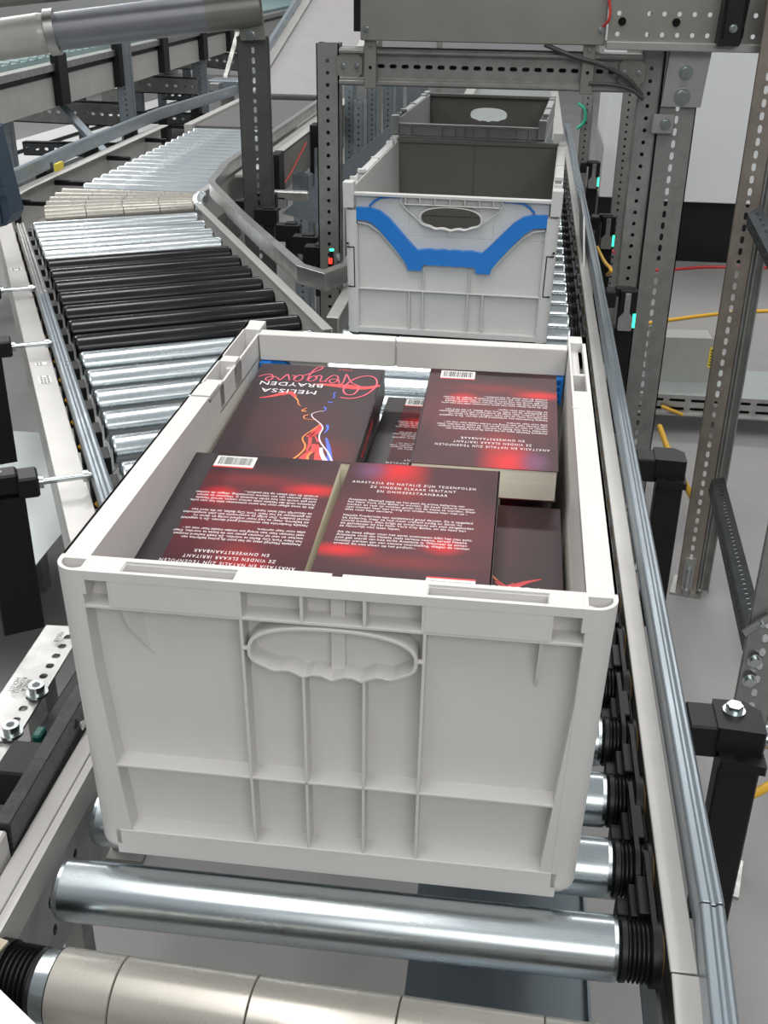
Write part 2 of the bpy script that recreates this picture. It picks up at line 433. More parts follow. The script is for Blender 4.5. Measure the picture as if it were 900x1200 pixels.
# left side: light plate, chain, guide
def bend(r, a0, a1, n, z=0): return [(CX + r * cos(radians(a0 + (a1 - a0) * i / n)), CY + r * sin(radians(a0 + (a1 - a0) * i / n)), z) for i in range(n + 1)]
A_ = 27.35
Rc = lambda t: (G0 - Vector((CX, CY, 0))).dot(Vector((vx, vy, 0))) * -1 - t     # radius of the line at offset t
def lineL(t, s0, z=0, yend=4.1):
    r = Rc(t); return [tuple(mt(s0, t, z))] + bend(r, 180 + A_, 180, 8, z) + [(CX - r, yend, z)]
print('Rc', Rc(0), Rc(.495))
P = lineL(-.028, -.30)
mb = MB(); chan(mb, P, -.040, 0, .001, .12, side=-1); part(mb, 'side_frame', M['frame'], mg, bevel=.0008)
ss = -.25; g0 = q0_ = None
while ss < 1.75:
    if g0 is None:
        mb = MB(); mb.box(-.016, .024, -.022, .022, -.045, -.014); mb.box(-.008, .010, -.030, .030, -.035, -.008); g0 = g = mb.build('belt_guard', M['black'], mg, bevel=.001)
        mb = MB(); mb.cyl((-.016, .05, -.024), (-.012, .05, -.020), .005, n=12); q0_ = q = mb.build('belt_pulley', M['yellow'], mg)
    else:
        g = g0.copy(); COL.objects.link(g); q = q0_.copy(); COL.objects.link(q)
    g.location = (-.006, ss, .05); q.location = (-.004, ss, .05 if ss < .6 else .035); ss += .104
gp = [(-.010, 0), (.011, 0), (.011, .031), (.007, .034), (.003, .034), (.001, .030), (-.003, .030), (-.005, .034), (-.010, .034)]
mb = MB(); mb.sweep([tuple(mt(-.36, -.012, -.002)), tuple(mt(.93, -.012, -.002))], gp); part(mb, 'guide_rail', M['galvb'], mg, bevel=.0006)
mb = MB(); mb.sweep([tuple(mt(.934, -.012, -.002)), tuple(mt(1.60, -.012, -.002))], gp); part(mb, 'guide_rail', M['galv'], mg, bevel=.0006)
# outer curved guide, taller and set off
Rg = .945
mb = MB(); mb.sweep([tuple(v) for v in bend(Rg, 203, 180, 8, .01)] + [(CX - Rg - .02, 3.2, .01), (CX - Rg - .02, 4.2, .01), (-1.17, 5.15, .01)], [(-.010, 0), (.010, 0), (.010, .042), (.004, .046), (-.004, .046), (-.010, .042)])
part(mb, 'guide_rail', M['galvb'], mg, bevel=.0006)
p = at(69, 195, z=.03); part(MB().box(p.x - .004, p.x + .004, p.y - .03, p.y + .03, .018, .042), 'warning_label', M['ylabel'], mg)
# inner frame + inner guide
def lineR(t, s0, z=0, yend=4.1):
    r = Rc(t); return [tuple(mt(s0, t, z))] + bend(r, 180 + A_, 180, 8, z) + [(CX - r, yend, z)]
mb = MB(); chan(mb, lineR(.49, .60, 0, 5.0), 0, .022, .001, .11, side=1); part(mb, 'side_frame', M['frame'], mg, bevel=.0008)
ig = [(-.008, 0), (.008, 0), (.008, .040), (-.008, .040)]
nose = [(-.062, 2.35, .01), (-.062, 1.74, .01), (-.098, 1.66, .01), (-.160, 1.71, .01)]
path = nose + [(-.335, 2.05, .01), (-.44, 2.26, .01)] + [tuple(v) for v in bend(.315, 200, 180, 4, .01)] + [(CX - .345, 2.95, .01), (CX - .355, 4.9, .01)]
mb = MB(); mb.sweep(path, ig); mb.sweep([(p[0], p[1], p[2] + .036) for p in path], [(-.011, 0), (.011, 0), (.011, .005), (-.011, .005)])
part(mb, 'guide_rail', M['galv'], mg, bevel=.0006)
# black brackets holding the inner guide
for (x, y) in ((-.50, 2.50), (-.47, 2.62), (-.42, 2.40), (-.32, 2.22), (-.25, 2.10), (-.20, 2.00)):
    mb = MB(); mb.box(x - .005, x + .06, y - .016, y + .016, -.02, .025); mb.box(x + .02, x + .05, y - .012, y + .012, -.10, .03)
    part(mb, 'rail_bracket', M['black'], mg, bevel=.002)
for (x, y) in ((-1.26, 2.95), (-1.29, 3.45), (-1.29, 3.9), (-1.27, 4.3), (-1.24, 4.7), (-1.24, 2.62)):
    mb = MB(); mb.box(x - .03, x + .01, y - .03, y + .03, -.10, .03); mb.box(x, x + .14, y - .01, y + .01, -.04, -.025)
    part(mb, 'rail_bracket', M['black'], mg, bevel=.002)
for (x, y) in ((-1.2, 2.1), (-.62, 2.35), (-1.15, 4.0), (-.62, 4.0), (-.30, .75)):
    mb = MB(); mb.box(x - .02, x + .02, y - .02, y + .02, -.75, -.112); mb.box(x - .04, x + .04, y - .04, y + .04, -.75, -.742)
    part(mb, 'leg', M['galvd'], mg)
# small labels on the left plate
def lab(s0, t0, w_, h_, n, root=mg):
    mb = MB(); T = Matrix.Translation(mt(s0, t0, .0014)) @ Matrix.Rotation(A, 4, 'Z')
    mb.box(-w_ / 2, w_ / 2, -h_ / 2, h_ / 2, 0, .0003, M=T); o = part(mb, 'label', M['label'], root)
    mb = MB()
    for k in range(n):
        for j in range(3):
            if random.random() < .8:
                xx = -w_ / 2 + w_ * (.12 + .28 * j); yy = -h_ / 2 + h_ * (k + .5) / n
                mb.box(xx, xx + w_ * .2, yy - h_ * .12 / n * 2, yy + h_ * .12 / n * 2, .0003, .0005, M=T)
    q = mb.build('print', M['black_ink'], o)
lab(.475, -.048, .020, .040, 5); lab(.560, -.048, .020, .018, 2); lab(1.25, -.048, .024, .030, 2)
# brackets with rods along the left guide
def rod_bracket(s0, big, root=mg):
    T = Matrix.Translation(mt(s0, 0, 0)) @ Matrix.Rotation(A, 4, 'Z')
    mb = MB()
    mb.box(-.165, -.118, -.016, .016, .012, .042, M=T); mb.box(-.120, -.092, -.02, .02, .006, .036, M=T)
    o = part(mb, 'rail_bracket', M['black'], root, bevel=.003)
    mb = MB(); mb.prism([(-.168, -.020), (-.112, -.014), (-.112, .022), (-.168, .022)], -.20, .008, 'z', M=T)
    q = mb.build('bracket_post', M['black'], o, bevel=.002)
    mb = MB(); mb.cyl(T @ Vector((-.092, 0, .020)), T @ Vector((-.022, 0, .020)), .0045, n=12)
    mb.cyl(T @ Vector((-.094, 0, .020)), T @ Vector((-.086, 0, .020)), .010, n=6); mb.cyl(T @ Vector((-.034, 0, .020)), T @ Vector((-.026, 0, .020)), .009, n=6)
    q = mb.build('rod', M['bolt'], o)
    mb = MB(); mb.cyl(T @ Vector((-.142, 0, .042)), T @ Vector((-.142, 0, .0425)), .006, n=16)
    q = mb.build('bolt_hole', M['gloss_black'], o)
for qp in ((104, 557), (57, 402), (33, 338)): rod_bracket((at(*qp, z=.02) - G0).dot(Vector((ux, uy, 0))), True)

# ------------------------------------------------------------------ belts beyond
fb = empty('belt_conveyor', (-.86, 4.6, -.05), 0, 'flat dark grey belt between the far bright rollers and the inclined belt', 'conveyor')
part(MB().box(-1.08, -.67, 4.10, 5.05, -.02, .004), 'belt', M['belt'], fb, bevel=.003)
part(MB().box(-1.12, -1.085, 4.06, 5.2, -.11, .012), 'side_frame', M['frame'], fb, bevel=.001)
part(MB().box(-.665, -.645, 4.10, 5.2, -.11, .012), 'side_frame', M['frame'], fb, bevel=.001)
for x in (-1.1, -.65): part(MB().box(x - .02, x + .02, 4.5, 4.54, -.75, -.11), 'leg', M['galvd'], fb)
ib = empty('belt_conveyor', (-.9, 5.3, -.05), 0, 'inclined grey belt conveyor rising away behind the slotted post', 'conveyor')
def inc(x, s, h=0): return Vector((x + .10 * s, 5.16 + s * .93, .0 + s * .36 + h))
def incbox(mb, x0, x1, h0, h1, L=4.5, s0=0):
    vs = []
    for s_ in (s0, L):
        for (x, h) in ((x0, h0), (x1, h0), (x1, h1), (x0, h1)): vs.append(inc(x, s_, h))
    mb.add(vs, [(0, 1, 2, 3), (7, 6, 5, 4), (0, 4, 5, 1), (1, 5, 6, 2), (2, 6, 7, 3), (3, 7, 4, 0)])
mb = MB(); incbox(mb, -1.07, -.68, .0, .02); part(mb, 'belt', mat('mid_grey_belt', (.27, .26, .265), .55, noise=.08, nscale=12), ib)
mb = MB(); incbox(mb, -1.12, -1.075, -.10, .03); part(mb, 'side_frame', M['frame'], ib)
mb = MB(); incbox(mb, -1.13, -1.11, .05, .09); part(mb, 'guide_rail', M['galvb'], ib)
mb = MB(); incbox(mb, -.675, -.64, -.10, .03); part(mb, 'side_frame', M['frame'], ib)
part(MB().cyl((-1.07, 5.10, -.012), (-.68, 5.10, -.012), .03), 'end_roller', M['black'], ib)
for (x, s_) in ((-1.1, .8), (-.66, .8), (-1.1, 3), (-.66, 3)):
    p = inc(x, s_, -.1); part(MB().box(p.x - .02, p.x + .02, p.y - .02, p.y + .02, -.75, p.z), 'leg', M['galvd'], ib)

# ------------------------------------------------------------------ perforated posts and beams
def slots(L, pitch, off=.015): 
    n = int((L - 2 * off) / pitch); return [off + pitch * (i + .5) for i in range(n)]
def c_post(name, label, x, y, z0, z1, wd, dp, rz, m, cat='post', group=None, fl_holes=True, web='slot', foot=True, lip=.010, sside=1):
    """C section: web faces local -y (toward the camera), flanges run back"""
    root = empty(name, (x, y, z0), rz, label, cat, group); L = z1 - z0; t = .0025; mb = MB()
    zs = slots(L, .025)
    if web == 'slot': mb.plate(wd, L, [(wd / 2, zs, .0042, .0085)], t, Matrix.Translation((-wd / 2, 0, 0)))
    elif web == 'round': mb.plate(wd, L, [(wd / 2, zs, .0042, .0042)], t, Matrix.Translation((-wd / 2, 0, 0)))
    else: mb.box(-wd / 2, wd / 2, 0, t, 0, L)
    for sx in (-1, 1):
        T = Matrix.Translation((sx * (wd / 2 - (t if sx > 0 else 0)), 0, 0)) @ Matrix.Rotation(radians(90), 4, 'Z')
        if sx > 0: T = Matrix.Translation((wd / 2, 0, 0)) @ Matrix.Rotation(radians(90), 4, 'Z')
        else: T = Matrix.Translation((-wd / 2 + t, 0, 0)) @ Matrix.Rotation(radians(90), 4, 'Z')
        if fl_holes: mb.plate(dp, L, [(dp / 2, zs, .0035, .0035)], t, T)
        else: mb.box(0, dp, 0, t, 0, L, M=T)
        mb.box(sx * wd / 2, sx * (wd / 2 - lip), dp - t, dp, 0, L)
    if web == 'round': mb.box(-wd / 2 + .003, wd / 2 - .003, dp - .004, dp - .002, .001, L - .001)
    mb.build('channel', m, root)
    if foot:
        f = MB(); f.box(-wd / 2 - .012, wd / 2 + .012, -.02, dp + .02, 0, .006); f.box(-wd * .25, wd * .25, -.006, 0, 0, .10)
        f.cyl((0, -.012, .006), (0, -.012, .02), .011, n=6); f.build('foot', M['galv'], root)
        f = MB(); f.cyl((0, -.012, .02), (0, -.012, .075), .006, n=10); f.build('foot_bolt', M['bolt'], root)
    return root
c_post('slotted_post', 'tall grey slotted steel post left of the blue banded crate, the beam ends on it', -.128, 1.9, -.75, .487, .050, .05, 0, M['galvd'], web='round')
c_post('slotted_post', 'narrow steel post with round holes carrying the right end of the cross beam', .567, 1.9, -.75, .50, .046, .06, radians(-8), M['galvd'], web='round')
c_post('slotted_post', 'wide slotted steel post right of the cross beam with two large bolts at its head', .630, 1.89, -.75, .50, .078, .05, 0, M['galvd'], fl_holes=False)
pc = c_post('slotted_post', 'brownish slotted steel post standing on the floor behind the right guide rail', .785, 1.78, -.75, .62, .05, .055, radians(-13), mat('warm_galvanised_steel', (.42, .37, .32), .38, .85, noise=.35, nscale=14), fl_holes=False)
c_post('slotted_post', 'slotted steel post at the right edge above the black clamp', .722, .80, -.75, .25, .055, .05, radians(-14), M['galv'], fl_holes=True)
c_post('slotted_post', 'dark slotted steel post under the light drum at the upper left', -.425, 2.45, -.75, .46, .085, .05, radians(10), mat('dark_grey_steel', (.13, .135, .13), .42, .6, noise=.3, nscale=20), cat='post', fl_holes=False)
def bolt(root, p, d=(0, -1, 0), r=.011, name='bolt'):
    p = Vector(p); d = Vector(d).normalized(); mb = MB()
    mb.cyl(p, p + d * .002, r * 1.35, n=20); mb.cyl(p + d * .002, p + d * .008, r, n=6)
    return part(mb, name, M['bolt'], root)
# head plates + bolts of the wide post
wp = [o for o in COL.objects if o.get('label', '').startswith('wide slotted')][0]
mb = MB(); mb.prism([(-.041, .38), (.041, .38), (.050, .50), (-.034, .50)], 1.876, 1.885, 'y', M=Matrix.Translation((.634, 0, 0))); 
part(mb, 'head_plate', M['galv'], wp, bevel=.002)
bolt(wp, (.636, 1.876, .448)); bolt(wp, (.634, 1.876, .400), r=.013)
mb = MB(); mb.box(.578, .625, 1.872, 1.878, .325, .365); part(mb, 'tie_plate', M['galv'], wp, bevel=.002); bolt(wp, (.606, 1.872, .345), r=.009)
T = Matrix.Translation((.785, 1.78, 0)) @ Matrix.Rotation(radians(-13), 4, 'Z')
mb = MB(); mb.box(.026, .050, .012, .016, -.74, .62, M=T); mb.box(.050, .053, -.004, .05, -.74, .62, M=T); mb.box(.034, .038, .004, .012, -.74, .62, M=T); mb.box(.026, .029, .0, .05, -.74, .62, M=T)
part(mb, 'side_channel', M['galvd'], pc)
# bolts on the right edge post
dpst = [o for o in COL.objects if o.get('label', '').startswith('slotted steel post at the right')][0]
for q in ((884, 774), (878, 797)):
    p = at(*q, y=.797); bolt(dpst, p, (0, -1, 0), r=.008)
p = at(893, 730, y=.790); bolt(dpst, p, r=.004)
a, b = at(872, 742, y=.792), at(915, 715, y=.792)
mb = MB(); mb.tube([a, b], .006); part(mb, 'brace_end', M['galv'], dpst)
# cross beam
cb = empty('slotted_beam', (.22, 1.9, .445), 0, 'horizontal slotted steel beam across the top between two posts, under the sheet cover', 'beam')
mb = MB(); Lb = .645; x0 = -.10
T = Matrix.Translation((x0, 1.898, .421)) 
n = int(Lb / .026)
mb.plate(Lb, .046, [(.013 + .026 * i, [.023], .0085, .0045) for i in range(n)], .0025, T)
part(mb, 'slotted_web', M['galvd'], cb); mb = MB(); mb.box(x0, x0 + Lb, 1.938, 1.940, .421, .467)
mb.box(x0, x0 + Lb, 1.888, 1.94, .467, .480); mb.box(x0, x0 + Lb, 1.888, 1.94, .404, .421); mb.box(x0, x0 + Lb, 1.882, 1.89, .470, .477); mb.box(x0, x0 + Lb, 1.882, 1.89, .407, .415)
part(mb, 'rail', M['galvd'], cb, bevel=.0012)
for x in (-.078, .525):
    mb = MB(); mb.prism([(x - .026, .426), (x - .020, .421), (x + .020, .421), (x + .028, .428), (x + .028, .460), (x + .020, .467), (x - .020, .467), (x - .026, .462)], 1.889, 1.893, 'y')
    o = part(mb, 'end_plate', M['sheet'], cb)
    bolt(cb, (x - .014, 1.889, .444), r=.004); bolt(cb, (x + .016, 1.889, .444), r=.004)
for x in (-.030, .433):
    mb = MB(); mb.box(x - .013, x + .013, 1.874, 1.882, .400, .500); o = part(mb, 'strap', M['sheet'], cb, bevel=.001)
    mb = MB(); mb.cyl((x, 1.873, .443), (x, 1.875, .443), .0035, n=12); part(mb, 'strap_hole', M['gloss_black'], cb)
    bolt(cb, (x, 1.876, .488), r=.004)
# sheet metal cover box over beam
bx = empty('cover_box', (.2, 2.0, .50), 0, 'large plain sheet steel cover box on top of the slotted beam', 'cover')
part(MB().box(-.050, .462, 1.862, 2.35, .497, .80), 'shell', M['sheet'], bx, bevel=.002)
part(MB().box(-.070, -.050, 1.90, 2.35, .512, .80), 'side_gasket', M['black'], bx)
for x in (-.038, .452):
    bolt(bx, (x, 1.862, .52 if x < 0 else .527), r=.0045)
# side plate with round holes, right top
sp = empty('perforated_plate', (.62, 1.88, .50), 0, 'steel side plate with rows of round holes at the upper right', 'plate')
mb = MB(); Lp = .50; xs = [.02 + .030 * i for i in range(16)]
mb.plate(Lp, .14, [(x, [.013, .052, .100], .0046, .0046) for x in xs], .003, Matrix.Translation((.465, 1.845, .508)))
part(mb, 'plate', M['sheet'], sp)
part(MB().box(.463, .98, 1.825, 1.87, .492, .508), 'lower_flange', M['galv'], sp, bevel=.0015)
mb = MB()
for x in (.492, .60, .815): mb.cyl((x, 1.842, .545), (x, 1.8455, .545), .008, n=16)
part(mb, 'plug', M['gloss_black'], sp)
ck = empty('clamp', (.70, 1.83, .5), 0, 'black ribbed plastic clamp on the perforated plate at the top edge', 'clamp')
mb = MB(); mb.prism([(.680, .505), (.722, .505), (.726, .512), (.736, .64), (.686, .64)], 1.800, 1.842, 'y'); mb.box(.686, .690, 1.795, 1.801, .52, .64); mb.box(.724, .728, 1.795, 1.801, .52, .64)
part(mb, 'body', M['black'], ck, bevel=.002); bolt(ck, (.707, 1.800, .538), r=.006)
# cables in front of the beam and red loop
def cable(label, pts, r, m, name='cable', cat='cable', group=None, sub=6):
    P = [Vector(p) for p in pts]; Q = []
    for i in range(len(P) - 1):
        a, b, c, d = P[max(i - 1, 0)], P[i], P[i + 1], P[min(i + 2, len(P) - 1)]
        for k in range(sub):
            t = k / sub; Q.append(.5 * ((2 * b) + (c - a) * t + (2 * a - 5 * b + 4 * c - d) * t * t + (3 * b - a - 3 * c + d) * t ** 3))
    Q.append(P[-1]); mb = MB().tube(Q, r, 8); o = mb.build(name, m); return tag(o, label, cat, group)
cable('dark grey cable sagging across the slotted beam to the narrow post, the upper one', [at(638, 52, y=1.868), at(672, 66, y=1.868), at(705, 76, y=1.868), at(735, 92, y=1.868), at(752, 112, y=1.875)], .0048, M['greyc'])
cable('dark grey cable hanging below the slotted beam to the narrow post, the lower one', [at(690, 98, y=1.874), at(715, 99, y=1.868), at(738, 104, y=1.868), at(754, 116, y=1.872)], .0042, M['greyc'])
cable('short red wire hanging beside the sheet cover box', [at(713, -8, y=1.838), at(715, 12, y=1.838), at(713, 24, y=1.838), at(707, 31, y=1.85)], .0028, M['red'])

# braces on the right
def angle_bar(label, p0, p1, w_, m, name='slotted_brace', roll=0):
    p0, p1 = Vector(p0), Vector(p1); root = empty(name, p0, 0, label, 'brace'); L = (p1 - p0).length
    z = (p1 - p0).normalized(); toc = (CL - (p0 + p1) / 2).normalized() if roll == 0 else Vector((-.35, -1, .2)).normalized()
    x = toc.cross(z).normalized() * -1; y = z.cross(x)
    R = Matrix((x, y, z)).transposed().to_4x4(); T = Matrix.Translation(p0) @ R
    zs = slots(L, .022, .01); mb = MB()
    mb.plate(w_, L, [(w_ / 2, zs, .0032, .0055)], .002, T @ Matrix.Translation((-w_, 0, 0)))
    mb.plate(w_, L, [(w_ / 2, zs, .0032, .0055)], .002, T @ Matrix.Rotation(radians(62), 4, 'Z'))
    o = part(mb, 'angle', m, root); return root
angle_bar('dark slotted angle brace from the brownish post down toward the right edge post', at(834, 562, y=1.74), at(876, 745, y=.90), .028, M['dark'])
angle_bar('dark slotted brace at the right edge, bolted high on the brownish post', at(876, 250, y=1.73), at(925, 345, y=1.45), .03, M['dark'])

# ------------------------------------------------------------------ black clamps on the right guide rail
def rail_clamp(label, y, zt, depth, bolts=True, x=.506, sc=1.0):
    root = empty('rail_clamp', (x, y, 0), 0, label, 'clamp')
    mb = MB(); mb.box(x, x + .030 * sc, y - .018 * sc, y + .022 * sc, zt - .036 * sc, zt); part(mb, 'arm', M['black'], root, bevel=.002)
    mb = MB(); mb.prism([(x + .026 * sc, y - .020 * sc), (x + .070 * sc, y - .024 * sc), (x + .070 * sc, y + .012 * sc), (x + .056 * sc, y + .026 * sc), (x + .026 * sc, y + .026 * sc)], zt - .026 * sc, zt + .002)
    part(mb, 'block', M['black'], root, bevel=.002)
    mb = MB()
    mb.prism([(x + .030, y - .034 * sc), (x + .072 * sc, y - .038 * sc), (x + .072 * sc, y - .004), (x + .030, y - .004)], zt - .036 * sc, zt - .026 * sc)
    mb.prism([(x + .030, y - .028 * sc), (x + .068 * sc, y - .032 * sc), (x + .068 * sc, y - .004), (x + .030, y - .004)], zt - .036 * sc - depth, zt - .036 * sc)
    part(mb, 'arm_post', M['black'], root, bevel=.002)
    mb = MB(); mb.cyl((x + .050 * sc, y - .026 * sc, zt - .026 * sc), (x + .050 * sc, y - .026 * sc, zt - .0255 * sc), .006, n=16); part(mb, 'bolt_hole', M['gloss_black'], root)
    if bolts:
        bolt(root, (x + .044 * sc, y + .008 * sc, zt + .002), (0, 0, 1), r=.008)
        bolt(root, (x + .074 * sc, y + .000, zt - .020), (1, -.2, 0), r=.010)
    return root
rail_clamp('large black clamp with a bolt on top holding the right guide rail near the front', .235, .018, .20)
rail_clamp('black clamp on the right guide rail beside the back corner of the book crate', .86, .015, .24, bolts=False)
# sensors with reflector plates
def sensor(label, y, sc=1.0, led=True):
    x = .503; root = empty('sensor_bracket', (x, y, 0), 0, label, 'sensor')
    mb = MB(); mb.box(x, x + .022, y - .02, y + .02, .0, .036); mb.box(x + .03, x + .068, y - .002, y + .03, -.055, .035); mb.box(x + .02, x + .06, y + .005, y + .025, .018, .038)
    part(mb, 'housing', M['black'], root, bevel=.003)
    mb = MB(); mb.prism([(x + .034, -.052), (x + .060, -.052), (x + .062, -.048), (x + .062, -.024), (x + .054, -.012), (x + .054, .030), (x + .042, .030), (x + .042, -.012), (x + .032, -.024), (x + .032, -.048)], y - .006, y - .003, 'y')
    o = part(mb, 'metal_plate', M['galv'], root, bevel=.0008)
    mb = MB(); mb.cyl((x + .048, y - .008, .022), (x + .048, y - .003, .022), .006, n=12); part(mb, 'screw', M['bolt'], root)
    if led: part(MB().box(x + .062, x + .068, y - .004, y + .0, -.045, -.015), 'status_light', M['led_g'], root)
    mb = MB(); mb.box(x + .028, x + .066, y + .02, y + .05, -.30, -.055); part(mb, 'post', M['black'], root)
    return root
sensor('black sensor bracket with a shiny plate and green light beside the wide slotted post', 1.68)
sensor('black sensor bracket with green light beside the right side of the blue banded crate', 2.42)
sensor('small black sensor with green light beside the farthest crate', 3.30)

# ------------------------------------------------------------------ nose sensors at the merge
ns = empty('sensor', (-.085, 1.75, .02), 0, 'small sensor with green and red lights at the merge point', 'sensor')
part(MB().box(-.100, -.092, 1.742, 1.752, -.01, .075), 'housing', M['black'], ns)
part(MB().box(-.1015, -.100 + .006, 1.738, 1.742, .048, .060), 'red_light', M['led_r'], ns)
part(MB().cyl((-.096, 1.747, .075), (-.096, 1.747, .079), .005), 'green_light', M['led_g'], ns)
part(MB().box(-.084, -.078, 1.742, 1.752, -.01, .070), 'bracket', M['bolt'], ns)
mb = MB()
for (x, y) in ((-.125, 1.72), (-.115, 1.75)): mb.cyl((x, y, .0), (x, y, .03), .008, n=12); mb.cyl((x, y, .012), (x, y, .018), .012, n=12)
part(mb, 'adjuster', M['bolt'], ns)

# ------------------------------------------------------------------ left foreground: plate with holes, black bar
fp = empty('perforated_plate', (-.20, .2, -.05), 0, 'galvanised plate with round holes and stamped print at the lower left edge', 'plate')
a0, a1 = at(66, 733, z=-.05), at(-30, 880, z=-.05)
dirv = (a1 - a0).normalized(); L = (a1 - a0).length + .05
nx = Vector((-dirv.y, dirv.x, 0))
if nx.x < 0: nx = -nx
Tm = Matrix((nx, Vector((0, 0, 1)), dirv)).transposed().to_4x4(); Tm = Matrix.Translation(a0 - nx * .012 + Vector((0, 0, -.003))) @ Tm
mb = MB(); mb.plate(.046, L, [(.034, [.022 + .0195 * i for i in range(int((L - .03) / .0195))], .0048, .0048)], .003, Tm)
part(mb, 'plate', M['galv'], fp)
for q in ((44, 813), (14, 860)):
    p = at(*q, z=-.047); mb = MB(); mb.cyl(p, p + Vector((0, 0, .003)), .0115, n=24); mb.cyl(p + Vector((0, 0, .003)), p + Vector((0, 0, .012)), .0085, n=20)
    o = part(mb, 'bolt', M['bolt'], fp)
    mb = MB(); mb.cyl(p + Vector((0, 0, .012)), p + Vector((0, 0, .0122)), .0045, n=6); part(mb, 'hex_socket', M['dark'], fp)
az = math.atan2(dirv.y, dirv.x)
for body, q, sz in (('*0518', (66, 746), .0085), ('BUZ.A\nROM012\nHOI.IST', (28, 803), .0078)):
    p = at(*q, z=-.0465); t = text_mesh('stamped_text', body, sz, M['black_ink'], fp, (0, 0, 0), align='CENTER', lsp=.85)
    t.location = Vector(p) - Vector(fp.location); t.rotation_euler = (0, 0, az + pi / 2 + pi / 2 + pi)
for f_ in (.25, .8):
    c_p = a0 + dirv * (L * f_); part(MB().box(c_p.x - .012, c_p.x + .014, c_p.y - .015, c_p.y + .015, -.75, -.053), 'support', M['galvd'], fp)
# black bar (guide) in front of it
bar = empty('guide_bar', (-.07, .1, .0), 0, 'black guide bar with a pale end cap left of the front roller', 'guide')
mb = MB(); mb.sweep([(-.069, -.008, 0), (-.0745, .30, 0)], [(-.0075, -.004), (.0065, -.004), (.0065, .030), (-.0075, .030)])
part(mb, 'profile', mat('satin_black_profile', (.03, .03, .034), .28, .3, noise=.25, nscale=30, rnoise=.08), bar, bevel=.0008)
mb = MB(); mb.sweep([(-.067, -.10, 0), (-.0685, -.010, 0)], [(-.014, -.006), (.004, -.006), (.004, .026), (-.014, .026)]); o = part(mb, 'end_cap', M['frame'], bar, bevel=.002); tag(o, 'pale blue grey end piece')
p = at(30, 888, z=.010); mb = MB(); mb.box(p.x - .022, -.0815, p.y - .022, p.y + .024, -.03, .010); part(mb, 'mount', M['black'], bar, bevel=.002)
p = at(98, 798, x=-.060); 
mb = MB(); mb.cyl((-.0625, .145, .012), (-.061, .145, .012), .005, n=16); part(mb, 'screw', M['bolt'], bar)
mo = empty('terminal_box', (-.13, .2, -.1), 0, 'dark terminal box with teal plugs under the perforated plate', 'box')
part(MB().box(-.150, -.098, .02, .34, -.14, -.062), 'housing', M['black'], mo, bevel=.003)
p = at(44, 852, z=-.05); part(MB().box(p.x - .004, p.x + .006, p.y - .010, p.y + .008, -.064, -.054), 'plug', mat('teal_plastic', (.006, .09, .075), .4, noise=.1), mo, bevel=.002)
# white corner piece in the very front left
wc = empty('cover_plate', (-.08, -.2, 0), 0, 'white cover plate cut off by the lower left corner of the picture', 'plate')
q0, q1, q2 = at(-20, 1140, z=.02), at(45, 1203, z=.02), at(-20, 1260, z=.02)
mb = MB(); mb.add([q0, q1, q2, q0 - Vector((0, 0, .03)), q1 - Vector((0, 0, .03)), q2 - Vector((0, 0, .03))], [(0, 1, 2), (5, 4, 3), (0, 3, 4, 1), (1, 4, 5, 2), (2, 5, 3, 0)])
part(mb, 'plate', M['white'], wc)
# belt with text from tapered roller
tb = MB(); 
a = Vector((-.052, -.105, -.010)); 
tb.sweep([(-.034, -.093, -.004), (-.053, -.17, -.004)], [(-.0045, 0), (.0045, 0), (.0045, .0025), (-.0045, .0025)])
o = tb.build('timing_belt', mat('tan_belt', (.42, .37, .28), .6, noise=.2, nscale=60)); tag(o, 'tan drive belt with printed letters running off the front tapered roller', 'belt')
t = text_mesh('printed_text', 'ATOR POWER', .0085, M['black_ink'], o, (-.0415, -.124, -.0012), (0, 0, radians(76)), sx=.9, align='CENTER')

# ------------------------------------------------------------------ trays, cables, cabinet on the right
def cable_tray(label, x0, x1, y0, y1, zt, pitch=.07):
    root = empty('cable_tray', ((x0 + x1) / 2, (y0 + y1) / 2, zt - .06), 0, label, 'tray'); Lx = x1 - x0
    part(MB().box(x0, x1, y0 + .003, y1, zt - .004, zt), 'cover', M['tray'], root)
    mb = MB(); n = int(Lx / pitch)
    mb.plate(Lx, .065, [(pitch * (i + .5), [.018, .047], pitch * .38, .005) for i in range(n)], .003, Matrix.Translation((x0, y0, zt - .065)))
    mb.box(x0, x1, y0 - .012, y0, zt - .068, zt - .063)
    part(mb, 'slotted_side', M['galv'], root)
    part(MB().box(x0, x1, y0 + .012, y0 + .016, zt - .062, zt - .004), 'slot_shade_plate', M['black'], root)  # black plate added behind the slots, stands for the shade inside the tray
    for x in (x0 + .15, x1 - .15):
        part(MB().box(x - .02, x + .02, (y0 + y1) / 2 - .02, (y0 + y1) / 2 + .02, -.75, zt - .004), 'support', M['galvd'], root)
    return root
cable_tray('pale cable tray with slotted side on the floor at the right', .62, 1.75, 2.84, 3.12, -.62)
cable_tray('pale cable tray with slotted side under the left black bracket', -1.35, -.655, 1.19, 1.95, -.50, .055)
gb = empty('junction_box', (.905, 3.02, -.62), radians(4), 'sheet steel junction box with a yellow label on the right cable tray', 'box')
mb = MB(); mb.prism([(-.13, 0), (.085, 0), (.095, .13), (.065, .155), (-.13, .155)], -.05, .04, 'y'); o = mb.build('shell', mat('box_steel', (.42, .42, .39), .4, .4, noise=.12, nscale=12), gb, bevel=.002)
mb = MB(); mb.box(.060, .078, -.0515, -.050, .055, .125); o = mb.build('label', M['ylabel'], gb)
for k in range(5): pass
mb = MB()
for k in range(6): mb.box(.064, .074, -.0522, -.0515, .062 + .010 * k, .066 + .010 * k)
mb.build('label_print', M['black_ink'], gb)
